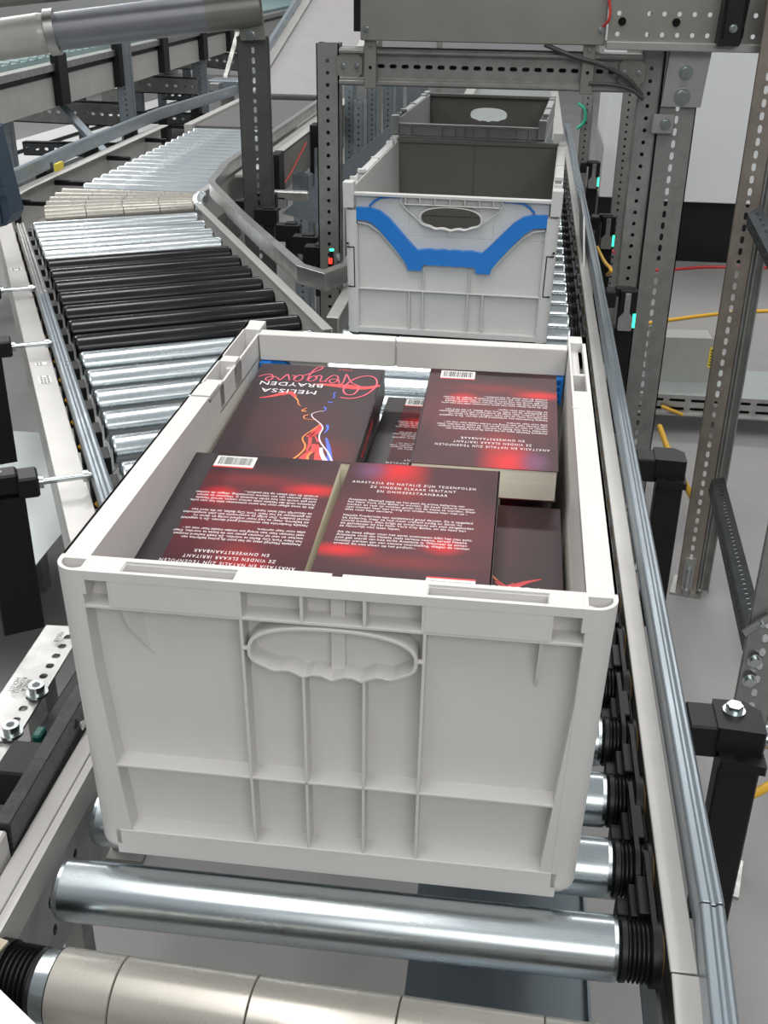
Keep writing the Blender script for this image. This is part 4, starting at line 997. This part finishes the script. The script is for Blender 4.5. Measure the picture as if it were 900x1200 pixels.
# ------------------------------------------------------------------ folding crate with blue band
def folding_crate(loc, rz, label, kind, cm):
    W, D, H, t = .400, .600, .2866, .0067
    root = empty('plastic_crate', loc, rz, label, 'crate')
    def P(mb, name, m=cm, bevel=.0009, lab=None):
        o = mb.build(name, m, root, bevel=bevel, seg=1); taper(o, W, H, t)
        if lab: tag(o, lab)
        return o
    mb = MB()
    # corner columns with rounding
    cp = [(.022, 0), (.022, .016), (.006, .016), (.006, .03), (0, .03)] + arc(.014, .014, .014, 180, 270)
    mb.prism(cp, .0, .236, 'z'); mb.prism([(W - x, y) for x, y in cp][::-1], 0, .236, 'z')
    # pillar caps, stepped out
    for sx in (0, 1):
        f = (lambda x: W - x) if sx else (lambda x: x)
        mb.box(f(-.002), f(.018), -.002, .024, .240, H); mb.box(f(-.001), f(.016), .024, .060, .250, H - .012); mb.box(f(0), f(.016), .060, .064, .250, H); mb.box(f(0), f(.003), .02, .60, .02, H - .008)
        mb.box(f(0), f(.016), .14, .52, H - .012, H - .006); mb.box(f(0), f(.016), .56, .60, .0, H)
        mb.box(f(0), f(.016), .14, .150, H - .02, H); mb.box(f(0), f(.016), .30, .306, H - .02, H - .002); mb.box(f(0), f(.016), .50, .52, H - .02, H)
        mb.box(f(.0155), f(.018), .02, .585, .01, H - .008)
        for y in (.08, .14, .22, .30, .38, .46, .53): mb.box(f(-.001), f(.004), y, y + .003, .02, H - .02)
        mb.box(f(-.002), f(.003), .03, .60, .225, .232)
    mb.box(.004, W - .004, .006, .594, 0, .010)
    # front panel with hand hole
    def hole(k=1):
        pts = []; a, b = .0565 * k, .0205 * (k if k == 1 else k * 1.03)
        n = 48
        for i in range(n):
            th = 2 * pi * i / n; cx, sz = cos(th), sin(th)
            x = a * (abs(cx) ** .85) * (1 if cx > 0 else -1); z = b * (abs(sz) ** .8) * (1 if sz > 0 else -1)
            if z < 0: z = z + .0032 * abs(sin(x * pi / .0285)) * min(1, (1 - abs(x) / a) * 3)
            pts.append((.2 + x, .226 + z))
        return pts
    n = 48
    def square(x0, x1, z0, z1):
        pts = []
        for i in range(n):
            th = 2 * pi * i / n; c, s_ = cos(th), sin(th); k = 1 / max(abs(c), abs(s_))
            pts.append(((x0 + x1) / 2 + (x1 - x0) / 2 * c * k, (z0 + z1) / 2 + (z1 - z0) / 2 * s_ * k))
        return pts
    if kind != 'plain':
        mb.ring(square(.12, .28, .19, .262), hole(), .013, .0155, 'y')
        mb.box(.02, .12, .013, .0155, .19, .262); mb.box(.28, .38, .013, .0155, .19, .262)
    else: mb.box(.02, .38, .013, .0155, .19, .262)
    mb.box(.016, W - .016, .013, .0155, .006, .19)
    mb.box(.016, W - .016, .002, .0155, .262, .268)                       # front top edge
    mb.box(.016, W - .016, .002, .0155, .0, .012)
    P(mb, 'body')
    # rear wall: with hand hole for the farthest crate
    mb = MB()
    if kind == 'plain':
        mb.ring(square(.12, .28, .17, .280), [(x, z - .002) for x, z in hole()], .582, .586, 'y')
        mb.box(.016, .12, .582, .586, .01, .280); mb.box(.28, W - .016, .582, .586, .01, .280); mb.box(.12, .28, .582, .586, .01, .17)
    else: mb.box(.016, W - .016, .582, .586, .01, .280)
    if kind != 'plain': mb.box(.016, .192, .580, .582, .11, .278); mb.box(.196, W - .016, .580, .582, .11, .278)
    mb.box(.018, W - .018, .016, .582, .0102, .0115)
    mb.box(.016, W - .016, .576, .59, .274, .282)
    P(mb, 'rear_wall', M['crate_shaded'], .0006)
    mb = MB()
    if kind != 'plain':
        mb.box(.022, .378, .002, .0135, .0865, .0885)
        for x in (.124, .151, .239, .268): mb.box(x - .0012, x + .0012, .002, .0135, .012, .0875)
        mb.box(.0215, .0235, .002, .0135, .012, .21); mb.box(.3765, .3785, .002, .0135, .012, .21)
        for x in (.151, .240): mb.box(x - .001, x + .001, .004, .0135, .0875, .135)
        for x in (.115, .142, .170, .198, .225, .252, .278): mb.box(x - .001, x + .001, .002, .0135, .250, .262)
        mb.box(.112, .290, .002, .0135, .2495, .2512)
        # trapezoid ridge around the hand hole
        tp = [(.108, .262), (.104, .254), (.112, .243), (.142, .218)]
        for q in (tp, [(.4 - x, z) for x, z in tp]):
            for a, b in zip(q[:-1], q[1:]): mb.tube([(a[0], .008, a[1]), (b[0], .008, b[1])], .0016, 6)
        mb.box(.195, .202, .008, .0135, .194, .203)
        # ridges under the blue band
        cv = [(.024, .213), (.045, .2095), (.066, .196), (.085, .176), (.102, .156), (.122, .132)]
        for q in (cv, [(.4 - x, z) for x, z in cv]):
            mb.tube([(x, .006, z) for x, z in q], .0022, 6)
        P(mb, 'rib', cm, .0004)
        mb = MB(); mb.ring(hole(1.06), hole(.99), .001, .0145, 'y'); P(mb, 'handle_grip', cm, .0004)
        # blue handle band
        top = [(.022, .241), (.050, .240), (.066, .236), (.083, .224), (.102, .204), (.120, .184), (.138, .166), (.148, .168)]
        bot = [(.022, .2185), (.045, .217), (.060, .207), (.078, .188), (.096, .167), (.112, .147), (.120, .134)]
        low = [(.120, .128), (.147, .128), (.150, .136)]
        wav = [(.150 + .1 * i / 30, .1675 + .0016 * abs(sin(pi * i / 7.5))) for i in range(31)]
        wavl = [(.150 + .1 * i / 30, .1400 - .0013 * abs(sin(pi * i / 7.5))) for i in range(31)]
        mr = lambda q: [(.4 - x, z) for x, z in q][::-1]
        half = top[:7] + wav
        out = top[:7] + wav + mr(top[:7]) + [(.4 - x, z) for x, z in bot[:7]] + mr(low[:2])[::-1] + []
        out = top[:7] + wav + mr(top[:7]) + [(.378, .2185), (.355, .217), (.340, .207), (.322, .188), (.304, .167), (.288, .147), (.280, .134), (.280, .128), (.253, .128), (.250, .138)] + wavl[::-1][1:] + [(.147, .128), (.120, .128)] + bot[:7][::-1]
        mb = MB(); mb.prism(out[::-1], .001, .0135, 'y')
        mb2 = [(.046, .243), (.055, .252), (.068, .259), (.085, .261), (.108, .2615)]
        for q in (mb2, [(.4 - x, z) for x, z in mb2]): mb.tube([(x, .010, z) for x, z in q], .0022, 6)
        P(mb, 'handle_band', M['blue'], .0006, 'bright blue wavy handle band')
        for sx in (0, 1):
            mb = MB(); f = (lambda x: W - x) if sx else (lambda x: x)
            for (a, b, c, d) in ((.003, .017, .166, .168), (.003, .017, .090, .092), (.0155, .0175, .090, .168), (.002, .006, .172, .175)): mb.box(f(a), f(b), -.0006, .004, c, d)
            P(mb, 'latch_gap', M['black'], 0)
    else:
        mb.box(.016, W - .016, .004, .0135, .238, .262)
        for x in (.05, .13, .165, .19, .21, .25, .33, .36): mb.box(x - .0012, x + .0012, 0, .0135, .236, .264)
        mb.box(.02, .38, 0, .0135, .234, .237)
        P(mb, 'rib', cm, .0004)
    return root
folding_crate((-.014, 1.4082, 0), -.0313, 'grey crate with a bright blue handle band, standing empty behind the book crate', 'blue', M['crate2'])
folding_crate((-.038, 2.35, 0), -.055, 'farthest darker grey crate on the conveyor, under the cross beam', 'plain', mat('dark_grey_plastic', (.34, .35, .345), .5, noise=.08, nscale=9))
# ------------------------------------------------------------------ books
def blob_cover(name, blobs, base=(.034, .010, .014), base2=(.070, .017, .023), spine_x=None):
    """printed cover: soft red blurs printed on a maroon ground (object coordinates in metres)"""
    m = bpy.data.materials.new(name); m.use_nodes = True; t = m.node_tree; b = t.nodes['Principled BSDF']
    b.inputs['Roughness'].default_value = .34; b.inputs['Specular IOR Level'].default_value = .16
    tc = N(t, 'ShaderNodeTexCoord'); nz = N(t, 'ShaderNodeTexNoise'); nz.inputs['Scale'].default_value = 14; t.links.new(tc.outputs['Object'], nz.inputs[0])
    mx = N(t, 'ShaderNodeMix', data_type='RGBA'); mx.inputs[6].default_value = (*base, 1); mx.inputs[7].default_value = (*base2, 1)
    t.links.new(nz.outputs[0], mx.inputs[0]); prev = mx.outputs[2]
    for (x, y, rx, ry, col, k) in blobs:
        mp = N(t, 'ShaderNodeMapping'); t.links.new(tc.outputs['Object'], mp.inputs[0])
        mp.inputs['Location'].default_value = (-x / rx, -y / ry, 0); mp.inputs['Scale'].default_value = (1 / rx, 1 / ry, 0)
        g = N(t, 'ShaderNodeTexGradient', gradient_type='SPHERICAL'); t.links.new(mp.outputs[0], g.inputs[0])
        mr = N(t, 'ShaderNodeMapRange', interpolation_type='SMOOTHSTEP'); mr.inputs[4].default_value = k; t.links.new(g.outputs[1], mr.inputs[0])
        m2 = N(t, 'ShaderNodeMix', data_type='RGBA'); m2.inputs[7].default_value = (*col, 1)
        t.links.new(mr.outputs[0], m2.inputs[0]); t.links.new(prev, m2.inputs[6]); prev = m2.outputs[2]
    t.links.new(prev, b.inputs['Base Color'])
    return m
RED, PUR, DK = (.62, .012, .016), (.16, .06, .14), (.010, .006, .008)
back_m = blob_cover('back_cover_print', [(-.0, .0, .13, .09, (.15, .022, .028), .8), (-.022, .100, .036, .055, RED, .95), (-.048, .098, .022, .030, PUR, .8), (-.012, .065, .03, .04, (.32, .02, .02), .7),
    (.029, -.038, .024, .022, RED, .85), (-.053, -.056, .040, .016, RED, .9), (-.0, -.068, .08, .018, (.22, .02, .02), .6), (.0, -.108, .12, .028, DK, .8), (.066, .06, .02, .07, DK, .4)])
front_m = blob_cover('front_cover_print', [(-.0, .03, .09, .10, (.085, .022, .026), .6), (-.03, .095, .06, .05, (.20, .02, .015), .6)], base=(.022, .014, .017), base2=(.038, .019, .023))
spine_m = mat('spine_print', (.016, .009, .012), .35, noise=.3, nscale=12)
BW, BH = .140, .228
PARA = ["Anastasia Mitchell staat op het punt de prima ballerina van\nhet New York City Ballet te worden. Ze heeft keihard moeten\nwerken en veel op moeten geven om de beste te worden. Daar\nveel mensen haar een kreng om vinden maakt haar niet uit -\nalles voor haar carriere.",
        "Natalie Fredericks kan ontzettend goed dansen. Ze is opgeleid\nals ballerina, maar ze had meer vrijheid nodig en danst nu\nvooral modern. Dan krijgt ze onverwacht een plek aangeboden\nals gastdanser bij het New York City Ballet, en die kans kan\nze natuurlijk niet laten lopen.",
        "Als de twee elkaar voor het eerst ontmoeten klikt het niet echt.\nAnastasia vindt dat Natalie niets serieus neemt, terwijl Natalie\njuist gek wordt van hoe strikt Anastasia is. Wanneer ze samen\nmoeten werken aan een nieuwe voorstelling, vliegen de vonken\nervanaf. En niet alleen op het podium..."]
HEAD = "ANASTASIA EN NATALIE ZIJN TEGENPOLEN\nZE VINDEN ELKAAR IRRITANT\nEN ONWEERSTAANBAAR"
_cache = {}
def grab(key, fn):
    """build once, reuse the mesh"""
    if key in _cache:
        me = _cache[key][0]; return me, _cache[key][1]
    return None, None
def book(loc, rz, label, face, th=.033, tilt=(0, 0), detail=True, group=None, band=False):
    root = empty('paperback_book', loc, 0, label, 'book', group); root.rotation_euler = (tilt[0], tilt[1], rz)
    w2, h2 = BW / 2, BH / 2
    sp = 1 if face == 'back' else -1                       # spine side in local x when that face is up
    mb = MB(); mb.box(-w2 + (.0 if sp < 0 else .0015), w2 - (.0 if sp > 0 else .0015), -h2 + .0012, h2 - .0012, .0006, th - .0006)
    mb = MB()
    a, b = (-w2 + .0012, w2 - .0012)
    mb.box(a, b, -h2 + .0012, h2 - .0012, .0006, th - .0006); mb.build('page_block', M['paper'], root)
    tm = back_m if face == 'back' else front_m; bm_ = front_m if face == 'back' else back_m
    # top cover with very slight lifted edge
    mb = MB(); n = 8; vs = []
    for i in range(n + 1):
        y = -h2 + BH * i / n
        for x in (-w2, w2): vs += [(x, y, th - .0006), (x, y, th)]
    fs = []
    for i in range(n):
        o_ = i * 4; fs += [(o_ + 1, o_ + 3, o_ + 7, o_ + 5), (o_, o_ + 4, o_ + 6, o_ + 2), (o_, o_ + 1, o_ + 5, o_ + 4), (o_ + 3, o_ + 2, o_ + 6, o_ + 7)]
    fs += [(0, 2, 3, 1), (n * 4, n * 4 + 1, n * 4 + 3, n * 4 + 2)]
    mb.add(vs, fs); cov = mb.build('cover', tm, root)
    MB().box(-w2, w2, -h2, h2, 0, .0006).build('cover', bm_, root)
    mb = MB(); mb.box(sp * (w2 - .0011), sp * (w2 + .0005), -h2, h2, 0, th); spo = mb.build('spine', spine_m, root)
    zt = th + .00012
    if face == 'back':
        if detail:
            if band: MB().box(w2 - .021, w2 - .0002, -h2 + .0002, h2 - .0002, th, th + .00008).build('edge_band', spine_m, cov)
            ho = text_mesh('heading_text', HEAD, .0064, M['ink'], cov, (-.006, h2 - .0445, zt), sx=1.0, spacing=1.3, lsp=1.32)
            bpy.context.view_layer.update(); ho.scale.x = .112 / ho.dimensions.x
            for i, ptx in enumerate(PARA):
                o = text_mesh('blurb_text', ptx, .0050, M['ink'], cov, (-w2 + .010, h2 - .080 - .0305 * i, zt), sx=.82, align='LEFT', lsp=.98)
                wd = o.dimensions.x if o.dimensions.x > 0 else .1
                bpy.context.view_layer.update(); wd = o.dimensions.x
                o.scale.x *= .112 / max(.01, wd)
            mb = MB(); bx0, by0 = w2 - (.060 if band else .050), -h2 + .0035
            mb.box(bx0, bx0 + .038, by0, by0 + .020, th, th + .0001); q = mb.build('barcode', M['label'], cov)
            s1 = MB(); s1.box(bx0, bx0 + .038, by0 + .020, by0 + .0222, th, th + .00014); s1.build('barcode_edge', M['inkr'], q)
            s1 = MB(); x = bx0 + .003; rnd = random.Random(3)
            while x < bx0 + .035:
                ww = rnd.choice((.0004, .0007, .0011)); s1.box(x, x + ww, by0 + .0025, by0 + .0165, th + .0001, th + .0002); x += ww + rnd.choice((.0005, .0006, .0009))
            s1.build('barcode_bars', M['black_ink'], q)
    else:
        if detail:
            fy = lambda y: -h2 + (y + .114) * .90
            S = {
'O': [(-0.0325, -0.024), (-0.0455, -0.023), (-0.0575, -0.034), (-0.0655, -0.055), (-0.0665, -0.073), (-0.0615, -0.088), (-0.0515, -0.091), (-0.0405, -0.08), (-0.0335, -0.06), (-0.0335, -0.043), (-0.0385, -0.033), (-0.0455, -0.035), (-0.0485, -0.048), (-0.0485, -0.06)],
'v': [(-0.0485, -.060), (-0.0385, -0.069), (-0.0315, -0.089), (-0.0295, -0.091), (-0.0295, -0.067), (-0.0255, -0.059)],
'e': [(-.0255,-.064),(-.0235,-.074),(-.0165,-.076),(-.0140,-.070),(-.0175,-.064),(-.0225,-.072),(-.0210,-.085),(-.0150,-.087),(-.0105,-.075)],
'r': [(-.0105,-.075),(-.0100,-.066),(-.0085,-.069),(-.0040,-.067),(-.0035,-.082),(.0005,-.085),(.003,-.078)],
'g': [(.0105,-.069),(.006,-.066),(.0015,-.073),(.0025,-.082),(.0075,-.080),(.0105,-.068),(.0100,-.090),(.0060,-.108),(.0,-.112),(.0010,-.104),(.0090,-.092),(.0165,-.082)],
'a': [(.0245,-.066),(.0205,-.064),(.0165,-.072),(.0185,-.082),(.0235,-.080),(.0258,-.067),(.0262,-.079),(.0300,-.080)],
'v2': [(.0300,-.066),(.0340,-.081),(.0360,-.081),(.0405,-.065),(.0430,-.069)],
'e2': [(.0430,-.069),(.0480,-.074),(.0545,-.072),(.0570,-.065),(.0530,-.061),(.0495,-.069),(.0515,-.078),(.0570,-.080),(.0660,-.072)]}
            mb = MB()
            for k, v in S.items(): stroke(mb, [(x, fy(y)) for x, y in v], .0015 if k != 'O' else .0018, zt + .0002)
            mb.build('title_lettering', M['inkp'], cov)
            mb = MB()
            for v, a_, b_2 in (([(-0.0705, -0.066), (-0.0615, -0.058), (-0.0495, -0.055), (-0.0335, -0.057)], .004, .012), ([(-0.0335, -0.057), (-0.0115, -0.059), (0.0025, -0.058)], .010, .002),
                         ([(0.0525, -0.010), (0.0405, -0.017), (0.0315, -0.025)], .0008, .007), ([(0.0315, -0.025), (0.0225, -0.030), (0.0150, -0.019)], .010, .004)):
                stroke(mb, [(x, fy(y)) for x, y in v], a_, zt, b_2)
            fl = [([(-.0205, .074), (-.0255, .088), (-.0285, .094)], .001, .003), ([(-0.0225, 0.050), (-0.0255, 0.064), (-0.0165, 0.084)], .003, .007), ([(-0.0225, 0.058), (-0.0185, 0.078), (-0.0205, 0.10), (-0.0205, 0.118)], .005, .002),
                  ([(-.024, .10), (-0.0265, 0.113), (-0.022, 0.125), (-.019, .138)], .004, .008), ([(-0.028, 0.10), (-0.031, 0.115), (-0.0345, 0.138)], .002, .008)]
            for v, a_, b_2 in fl: stroke(mb, [(x, fy(y)) for x, y in v], a_, zt, b_2)
            mb.build('red_flame_print', M['inkr'], cov)
            if band: MB().box(-w2 + .0002, -w2 + .026, -h2 + .0002, h2 - .0002, th, th + .00006).build('edge_band', spine_m, cov)
            mb = MB()
            for v, a_, b_2 in (([(0.0155, -0.018), (0.0105, -0.009), (0.0085, 0), (0.0045, 0.006)], .0022, .0006), ([(-0.0025, 0.01), (0.0015, 0.018), (-0.0035, 0.019)], .001, .002),
                         ([(-0.0075, 0.028), (-0.0035, 0.031), (-0.0045, 0.038), (-0.0105, 0.04), (-0.0175, 0.04)], .0016, .0006),
                         ([(-0.0235, 0.05), (-0.0175, 0.066), (-0.0115, 0.083), (-0.0125, 0.093), (-0.0165, 0.103), (-0.0175, 0.114), (-0.0145, 0.128), (-0.0105, 0.138)], .0010, .0022),
                         ([(-.026, .118), (-.0235, .128), (-.025, .138)], .0015, .003)):
                stroke(mb, [(x, fy(y)) for x, y in v], a_, zt + .0001, b_2)
            mb.build('orange_flame_print', M['inko'], cov)
            mb = MB()
            for v, a_, b_2 in (([(-0.0265, -0.039), (-0.0245, -0.034), (-0.0265, -0.024), (-0.0245, -0.021)], .001, .0014), ([(-0.0215, -0.011), (-0.0245, -0.008), (-0.0265, -0.011)], .0016, .0016),
                         ([(-0.0195, 0.005), (-0.0225, 0.009), (-0.0215, 0.016)], .0025, .001), ([(-0.0305, 0.051), (-0.0325, 0.063), (-0.0305, .072)], .003, .001), ([(-0.0345, 0.084), (-0.0405, 0.107), (-0.0465, 0.138)], .002, .006)):
                stroke(mb, [(x, fy(y)) for x, y in v], a_, zt + .0001, b_2)
            mb.build('blue_flame_print', M['inkb'], cov)
            mb = MB()
            for v, a_, b_2 in (([(-0.0215, 0.016), (-0.0165, 0.018), (-0.0105, 0.025), (-0.0125, 0.034), (-0.0185, 0.043)], .0008, .0012), ([(-0.0185, 0.043), (-0.0245, 0.052), (-0.0275, 0.062), (-0.0265, 0.075), (-0.0285, 0.089), (-0.0345, 0.104), (-0.0415, 0.118), (-0.0485, 0.138)], .0012, .0018),
                         ([(-.033, .108), (-.036, .122), (-.042, .138)], .003, .005)):
                stroke(mb, [(x, fy(y)) for x, y in v], a_, zt + .0002, b_2)
            mb.build('pale_flame_print', M['inkw'], cov)
            o = text_mesh('author_lettering', 'MELISSA', .0135, M['ink'], cov, (.0245, fy(-.038), zt + .0003), sx=1.22, spacing=1.05)
            o = text_mesh('author_lettering', 'BRAYDEN', .0135, M['ink'], cov, (.0255, fy(-.0585), zt + .0003), sx=1.15, spacing=1.05)
            text_mesh('small_lettering', 'YOLY', .0062, M['inkr'], cov, (-.027, fy(-.1085), zt), sx=1.1)
            # spine blurb lettering on the visible spine side
            o = text_mesh('spine_lettering', 'MELISSA BRAYDEN', .010, M['inkr'], spo, (sp * (w2 + .0006), .03, th * .40), (radians(90), 0, radians(90) * sp))
    return root
R180 = pi
# top layer that the photo shows
book((.0930, .178, .1945), R180, 'dark red paperback at the front left of the crate, back cover up, barcode at rear', 'back', band=True, tilt=(radians(-3.8), 0))
book((.2420, .176, .2020), 0, 'dark red paperback at the front middle of the crate, white heading along its rear edge', 'back')
bB = book((.2965, .421, .2055), R180, 'thick paperback back cover up at the rear right of the crate, barcode at the rear', 'back', tilt=(radians(-3.6), 0))
bA = book((.1045, .409, .2055), R180, 'paperback at the rear left of the crate, red script title and flame picture on top', 'front', tilt=(radians(-3.4), 0))
book((.2450, .446, .1650), R180, 'paperback lying one level lower between the two rear books, back cover up', 'back', band=True)
book((.3010, .182, .1640), 0, 'paperback one level lower at the front right, dark front cover up with red streak', 'front', band=True)
# lower layers filling the crate
proto = book((.0950, .174, .0115), R180, 'dark paperback in the lower layers inside the book crate, hidden under the top books', 'back', th=.0375, detail=False, group='paperbacks in the lower layers of the crate')
def low(x, y, z, n, dz):
    for k in range(n):
        c = copy_tree(proto); c.location = (x, y, z + dz * k)
proto.scale.z = .92
for k in range(1, 5): c = copy_tree(proto); c.location = (.0950, .174, .0115 + .0348 * k)
low(.2950, .174, .0115, 4, .0378)
low(.2950, .440, .0115, 4, .0378)
low(.1045, .430, .0115, 4, .0378)
c = copy_tree(proto); c.location = (.0970, .440, .1620)
